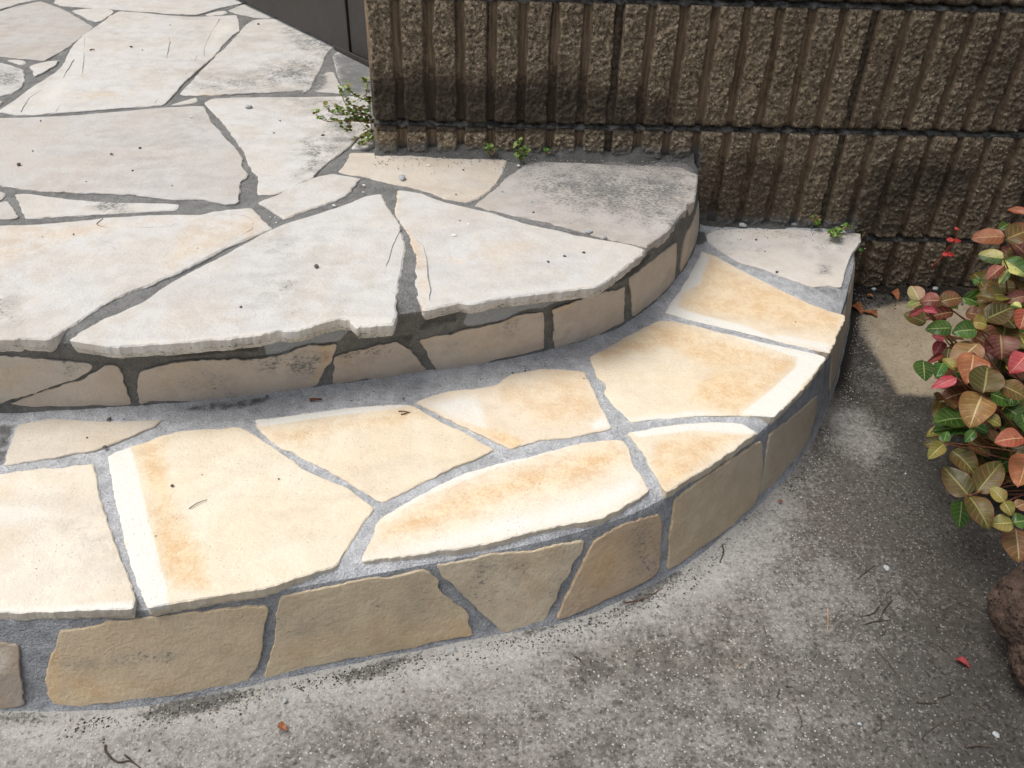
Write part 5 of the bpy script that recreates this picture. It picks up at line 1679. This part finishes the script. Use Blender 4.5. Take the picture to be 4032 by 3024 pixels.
def bed_of(p, up):
    for i, row in enumerate(UPPER if up else LOWER):
        if inside(np.array([p]), px(row[0], row[1]))[0]:
            nm = (UP_NAMES if up else LOW_NAMES).get(i)
            if nm: return nm
    return 'upper mortar joints' if up else 'lower tread mortar'


TW = 'thin dark dry twig lying on the grey concrete between steps and rock'
twigs = []
for pts in [[(335, 270), (342, 320), (318, 380)], [(1285, 397), (1215, 450), (1178, 485)], [(1392, 550), (1355, 575), (1360, 605)], [(1390, 615), (1345, 670), (1312, 740)],
            [(1310, 655), (1270, 700), (1185, 720)], [(1215, 768), (1290, 748), (1370, 740)], [(1355, 805), (1310, 845)], [(1420, 660), (1500, 710)], [(1630, 872), (1720, 930), (1780, 1000)],
            [(1285, 920), (1370, 1010), (1440, 1105)], [(590, 785), (607, 835)], [(1165, 940), (1155, 1005)], [(690, 1170), (672, 1220)],
            [(797, 1280), (828, 1370), (815, 1425)], [(1300, 1325), (1302, 1370)], [(1315, 1340), (1322, 1410), (1285, 1440)], [(1540, 1250), (1620, 1258), (1670, 1250)],
            [(1675, 1222), (1730, 1210), (1775, 1190)], [(1812, 1130), (1795, 1170)], [(1775, 1225), (1780, 1270)], [(1700, 1375), (1580, 1465), (1612, 1510)],
            [(1730, 1400), (1840, 1355), (1920, 1375), (1990, 1420)], [(1890, 1250), (1980, 1310)], [(1845, 1530), (1930, 1522), (2020, 1535)], [(2040, 985), (2065, 1050), (2130, 1105), (2200, 1140)],
            [(1625, 970), (1655, 1010)], [(1540, 240), (1580, 272)], [(1675, 770), (1660, 790)], [(-590, 960), (-530, 1010)]]:
    o_ = twig('K', pts, 0, random.uniform(.0006, .0011), TW, 'dry twigs scattered on the concrete')
    q_ = np.array([on_z(p, 0)[:2] for p in px('K', pts)])
    ln = float(np.sum(np.hypot(*np.diff(q_, axis=0).T)))
    ch = float(np.hypot(*(q_[-1] - q_[0])))
    size_ = 'tiny' if ln < .012 else 'short' if ln < .026 else 'long'
    twigs.append((px('K', pts)[0][0], o_, size_ + (' curved' if ch < .975 * ln else ' straight')))
number_from_left(twigs, 'only {k} dark twig on the concrete between steps and rock', '{o} of {n} {k} dark twigs on the concrete right of the steps')
twig('K', [(990, 665), (992, 730), (990, 800)], 0, .0006, 'fine pale straw lying on the concrete among the dark twigs', None, M_PALESTEM, 'straw')
twig('H', [(1830, 1222), (1950, 1200), (2070, 1130)], 0, .0007, 'fine brown stalk lying close to the foot of the lower riser', None, M_STEM, 'stalk')
twig('L', [(765, 800), (770, 850), (850, 925), (940, 915), (1020, 965)], 0, .0012, 'long wavy dark twig on the concrete at the bottom left', None)
twig('L', [(905, 870), (960, 920), (1000, 950)], 0, .0010, 'short straight twig touching the long wavy twig', None)
twig('G', [(1175, 478), (1230, 445), (1288, 422)], Z_LOW + .001, .0006, 'hair-thin bent straw on the large cream flagstone', None, M_TWIG, 'straw')
twig('H', [(425, 30), (460, 32), (498, 38)], Z_LOW + .001, .0008, 'upper needle of a brown pair on the lower tread', None, M_STEM, 'needle')
twig('H', [(440, 50), (470, 45), (495, 35)], Z_LOW + .001, .0008, 'lower needle of a brown pair on the lower tread', None, M_STEM, 'needle')
twig('E', [(1930, 1222), (1965, 1226), (2003, 1220)], Z_LOW, .0022, 'short reddish-brown bark piece on the mortar below the upper riser', None, M_STEM, 'bark_piece')
twig('A', [(560, 312), (590, 308)], Z_UP + .001, .0016, 'small brown seed stick on the pale flagstone', None, M_STEM, 'seed_stick')


def flat_leaf(view, b, t_, wpx, z0_, mat, label, lift=.003, name='fallen_leaf'):
    B, T = on_z(px(view, [b])[0], z0_ + .002), on_z(px(view, [t_])[0], z0_ + .002 + lift)
    me = leaf_mesh(mat, name, .45, .5, random.random() * 5)
    o = bpy.data.objects.new(name, me)
    COL.objects.link(o)
    y = Vector(T) - Vector(B); L = y.length; y.normalize()
    n = Vector((random.uniform(-.2, .2), random.uniform(-.2, .2), 1))
    x = y.cross(n).normalized(); z_ = x.cross(y)
    w = wpx * CROPS[view][2] / F_PX * ((B - CAM) @ AX[2]) * 1.3
    o.matrix_world = Matrix(((x.x * w, y.x * L, z_.x * L, B[0]), (x.y * w, y.y * L, z_.y * L, B[1]), (x.z * w, y.z * L, z_.z * L, B[2] + .001), (0, 0, 0, 1)))
    return tag(o, label, 'leaf')


flat_leaf('M', (245, 1040), (345, 1095), 56, 0, M_DEAD, 'dry brown fallen leaf touching the step end, left of a folded one')
flat_leaf('M', (342, 1100), (420, 1105), 34, 0, M_DEAD, 'folded dry brown fallen leaf, left half of a pair on the beige concrete')
flat_leaf('M', (395, 1095), (462, 1128), 36, 0, M_DEAD, 'crumpled dry brown fallen leaf at the edge of the beige concrete')
flat_leaf('M', (376, 968), (428, 962), 28, .002, M_DEAD, 'tiny orange-brown fallen leaf on dark soil near the step end')
flat_leaf('M', (580, 930), (632, 980), 46, .002, M_DEAD, 'orange-brown fallen leaf on dark soil nearer the vine')
flat_leaf('K', (1783, 978), (1875, 1028), 34, 0, M_REDFALL, 'bright red fallen petal-like leaf on the dark concrete')
flat_leaf('L', (2020, 655), (2075, 685), 40, 0, M_DEAD, 'dark brown leaf scrap on the concrete below the lower riser')
flat_leaf('K', (680, 0), (712, 3), 14, 0, M_DEAD, 'small orange leaf scrap on the concrete beside the round end')

LUMPS = {}


def crumb(view, p, size_px, z0_, mat, label, group, flat=.6, name='pebble'):
    k = (mat.name, random.randrange(4), flat)
    if k not in LUMPS:
        V, F = lump(1.0, len(LUMPS) * 3 + 1, flat, 2 if name != 'stone_chip' else 1, .5)
        me = bpy.data.meshes.new(name)
        me.from_pydata([tuple(v) for v in V], [], F)
        me.materials.append(mat)
        if name != 'stone_chip': me.polygons.foreach_set('use_smooth', [True] * len(F))
        LUMPS[k] = me
    q = on_z(px(view, [p])[0], z0_)
    r = size_px * CROPS[view][2] / F_PX * ((q - CAM) @ AX[2]) * .44
    o = bpy.data.objects.new(name, LUMPS[k])
    COL.objects.link(o)
    o.location = (q[0], q[1], z0_ + r * flat * .55)
    o.rotation_euler = (0, 0, random.uniform(0, 6.28))
    o.scale = (r * random.uniform(.9, 1.3), r * random.uniform(.75, 1), r)
    return tag(o, label, name.replace('_', ' '), group)


zt1, zl1 = Z_UP + .0005, Z_LOW + .0005
its = []
for v, p, s in [('A', (815, 291), 15), ('A', (1059, 160), 14), ('A', (254, 755), 16), ('A', (204, 941), 13), ('A', (117, 1026), 28), ('A', (870, 922), 16), ('A', (695, 960), 20), ('A', (1608, 152), 18),
                ('A', (825, 1063), 13), ('A', (1743, 752), 14), ('A', (2010, 843), 20), ('A', (1704, 828), 12), ('A', (1841, 1098), 12), ('A', (1869, 884), 12), ('E', (1968, 397), 34), ('E', (458, 195), 16),
                ('E', (1499, 647), 22), ('E', (1230, 282), 9), ('E', (262, 210), 9), ('F', (1577, 467), 20), ('F', (1457, 490), 22), ('F', (1357, 526), 22), ('F', (807, 267), 13), ('F', (1264, 218), 22), ('B', (1303, 1058), 12),
                ('B', (1256, 1210), 11), ('A', (885, 312), 9), ('A', (1160, 460), 10), ('A', (1070, 1157), 9), ('A', (537, 1131), 9)]:
    its.append((px(v, [p])[0][0], crumb(v, p, s, zt1, M_PEBBLE, 'small dark pebble lying on a flagstone of the upper tread', 'dark pebbles on the upper tread'), bed_of(px(v, [p])[0], True)))
number_from_left(its, 'only dark pebble on the {k}', '{o} of {n} dark pebbles on the {k}')
its = []
for v, p, s in [('G', (1072, 338), 26), ('G', (655, 98), 30), ('G', (542, 38), 16), ('G', (1257, 268), 10), ('G', (672, 440), 9), ('G', (1734, 293), 13), ('G', (225, 852), 8), ('G', (968, 648), 9), ('E', (680, 1345), 24), ('E', (1660, 1203), 22), ('F', (1135, 1215), 14),
                ('F', (1787, 1553), 11), ('F', (1578, 1250), 10), ('D', (790, 897), 10), ('D', (545, 388), 20), ('D', (600, 460), 12), ('D', (673, 590), 22), ('F', (1213, 1203), 16), ('F', (455, 1377), 16)]:
    its.append((px(v, [p])[0][0], crumb(v, p, s, zl1, M_PEBBLE, 'small grey pebble lying on the lower tread', 'grey pebbles on the lower tread'), bed_of(px(v, [p])[0], False)))
number_from_left(its, 'only grey pebble on the {k}', '{o} of {n} grey pebbles on the {k}')
its = []
for v, p, s in [('B', (1245, 1465), 34), ('B', (1335, 1395), 26), ('B', (498, 1279), 28), ('B', (683, 1153), 22), ('B', (1090, 1030), 34), ('B', (1645, 1030), 28), ('B', (680, 1195), 14), ('A', (1680, 1350), 10), ('A', (1710, 1352), 10), ('A', (1718, 1385), 14), ('R', (1105, 1330), 60),
                ('A', (1438, 776), 20), ('A', (1188, 729), 18), ('F', (463, 318), 14), ('F', (966, 695), 14)]:
    its.append((px(v, [p])[0][0], crumb(v, p, s, zt1, M_CHIP, 'tiny white stone chip lying on the upper tread', 'white stone chips on the upper tread', .35, 'stone_chip'), bed_of(px(v, [p])[0], True)))
number_from_left(its, 'only tiny white stone chip on the {k}', '{o} of {n} tiny white stone chips on the {k}')
crumb('A', (1547, 670), 46, zt1, M_GRAVEL, 'pale angular stone chip on the upper flagstone left of the weed', None, .5, 'stone_chip')
crumb('B', (925, 1112), 66, zt1, M_GRAVEL, 'white crumbly mortar lump on the tan flagstone edge', None, .45, 'mortar_lump')
its = []
for p, s in [((2083, 1446), 44), ((2180, 1478), 30), ((1460, 1312), 18), ((1548, 1195), 24), ((1720, 1255), 26)]:
    its.append((px('B', [p])[0][0], crumb('B', p, s, zt1, M_GRAVEL, 'grey mortar crumb lying along the joint of the upper tread\'s right stones', 'mortar crumbs on the upper tread', .45, 'mortar_crumb'), 'upper tread'))
number_from_left(its, 'only grey mortar crumb on the {k}', '{o} of {n} grey mortar crumbs around the flecked right-end flagstone')
for v, p, s, lab in [('D', (462, 298), 50, 'flat white chip at the wall foot, left of two on the lower tread'), ('D', (780, 292), 44, 'angular white chip at the wall foot, right of two on the lower tread'),
                     ('D', (1070, 395), 30, 'grey mortar crumb beside the lobed weed')]:
    crumb(v, p, s, zl1, M_GRAVEL, lab, None, .5, 'stone_chip')
for v, p, s, lab in [('M', (432, 912), 56, 'angular white stone on dark soil at the wall foot'), ('M', (935, 910), 70, 'flat white stone on dark soil beneath the tendril'), ('K', (1360, 418), 60, 'largest pale grey pebble on the concrete near the twigs'),
                     ('K', (1188, 1385), 42, 'squarish cream stone chip on the concrete at the bottom'), ('K', (835, 1210), 24, 'narrow white stone chip on the concrete at the bottom'), ('H', (765, 1515), 60, 'pale sliver of stone at the foot of the lower riser'),
                     ('L', (2070, 478), 54, 'grey mortar lump at the foot of the lower riser'), ('L', (650, 620), 34, 'pale pebble at the foot of the wide ochre facing stone'), ('K', (2035, 1450), 60, 'flat grey cement crumb on the concrete near the bottom right'),
                     ('N', (690, 965), 26, 'small white chip on the concrete left of the vine')]:
    crumb(v, p, s * .8, .0005, M_GRAVEL, lab, None, .45, 'stone_chip')

# ------------------------------------------------------------------ grit: uncountable small grains
def grains(name, pts, sizes, cols, label, parent=None):
    n = len(pts)
    O = np.array([(1, 0, 0), (0, 1, 0), (-1, 0, 0), (0, -1, 0), (0, 0, 1), (0, 0, -1)], float)
    FO = np.array([(0, 1, 4), (1, 2, 4), (2, 3, 4), (3, 0, 4), (1, 0, 5), (2, 1, 5), (3, 2, 5), (0, 3, 5)])
    V = np.repeat(O[None], n, 0) * (sizes[:, None, None]) * rng.uniform(.6, 1.3, (n, 6, 1))
    a = rng.uniform(0, 6.28, n)
    c, s = np.cos(a)[:, None], np.sin(a)[:, None]
    x, y = V[..., 0] * c - V[..., 1] * s, V[..., 0] * s + V[..., 1] * c
    V = np.stack([x, y, V[..., 2] * .7], -1) + pts[:, None, :]
    F = (FO[None] + 6 * np.arange(n)[:, None, None]).reshape(-1, 3)
    o = mesh_obj(name, V.reshape(-1, 3), F, M_GRIT, parent, False, {'base': ('FLOAT_COLOR', np.repeat(cols, 6, 0))})
    tag(o, label, 'grit' if parent is None else None, None, 'stuff')
    return o


PAL = np.array([sl(214, 210, 202), sl(180, 176, 168), sl(150, 146, 140), sl(88, 86, 82), sl(56, 54, 51), sl(170, 150, 120), sl(110, 84, 70)])
N = 15000
gp_ = np.stack([rng.uniform(-.4, 1.3, N), rng.uniform(-1.05, -.01, N)], 1)
dl = seg_dist(gp_, LB[::4], closed=False)
ins = gp_[:, 1] > np.interp(gp_[:, 0], LB[:, 0], LB[:, 1], right=9) - .004
keep = (~ins | (gp_[:, 0] > .885)) & (rng.uniform(0, 1, N) < np.clip(.55 + 1.2 * np.exp(-dl / .02), 0, 1))
gp_ = gp_[keep]
sz = rng.uniform(.0003, .0008, len(gp_)) * (1 + 1.4 * (rng.uniform(0, 1, len(gp_)) > .965))
ci = rng.choice(len(PAL), len(gp_), p=[.07, .15, .26, .22, .20, .06, .04])
grains('grit', np.concatenate([gp_, (sz * .35)[:, None]], 1), sz, PAL[ci], 'pale and dark sand grains strewn over the concrete')
# a denser line of grit along the foot of the lower riser
N = 3800
u = rng.uniform(.5, LOWR.L - .02, N)
d = np.abs(rng.normal(0, .012, N)) + .004
q = LOWR.at(u, np.zeros(N), d + .008)
sz = rng.uniform(.0005, .0015, N)
keep = vnoise(q * 1.0, 12, 33) > -.35
q[:, 2] = sz * .4
ci = rng.choice(len(PAL), N, p=[.12, .14, .2, .24, .22, .04, .04])
grains('loose_grit', q[keep], sz[keep], PAL[ci][keep], 'line of dark and pale loose grit along the foot of the lower riser')
# sweepings on the treads: mostly by the wall and in the angle of the upper riser
N = 700
u = rng.uniform(.6, UPR.L - .02, N)
q = UPR.at(u, np.full(N, Z_LOW), np.abs(rng.normal(0, .016, N)) + .012)
sz = rng.uniform(.0004, .0012, N)
q[:, 2] = Z_LOW - .002 + sz * .4
ci = rng.choice(len(PAL), N, p=[.12, .16, .2, .26, .2, .03, .03])
grains('step_sweepings', q, sz, PAL[ci], 'fine crumbs on the mortar in the angle below the upper riser')
N = 900
q = np.stack([rng.uniform(.0, .86, N), -np.abs(rng.normal(0, .030, N)) - .022, np.zeros(N)], 1)
q[:, 2] = np.where(q[:, 0] < .555, Z_UP + .002, Z_LOW + .001)
q = q[(q[:, 0] < .53) | (q[:, 0] > .60)]
sz = rng.uniform(.0004, .0013, len(q))
ci = rng.choice(len(PAL), len(q), p=[.36, .24, .14, .12, .10, .02, .02])
grains('wall_foot_crumbs', q, sz, PAL[ci], 'pale mortar crumbs scattered on the treads along the wall foot')
# soil clods along the wall foot on the right
N = 2600
q = np.stack([rng.uniform(.87, 1.6, N), -np.abs(rng.normal(0, .028, N)) - .008, np.zeros(N)], 1)
sz = rng.uniform(.0008, .0030, N)
q[:, 2] = sz * .3
SP = np.array([sl(30, 28, 25), sl(44, 40, 36), sl(58, 52, 46), sl(150, 146, 138)])
ci = rng.choice(4, N, p=[.42, .36, .2, .02])
grains('soil', q, sz, SP[ci], 'dark crumbly soil along the wall foot right of the steps')
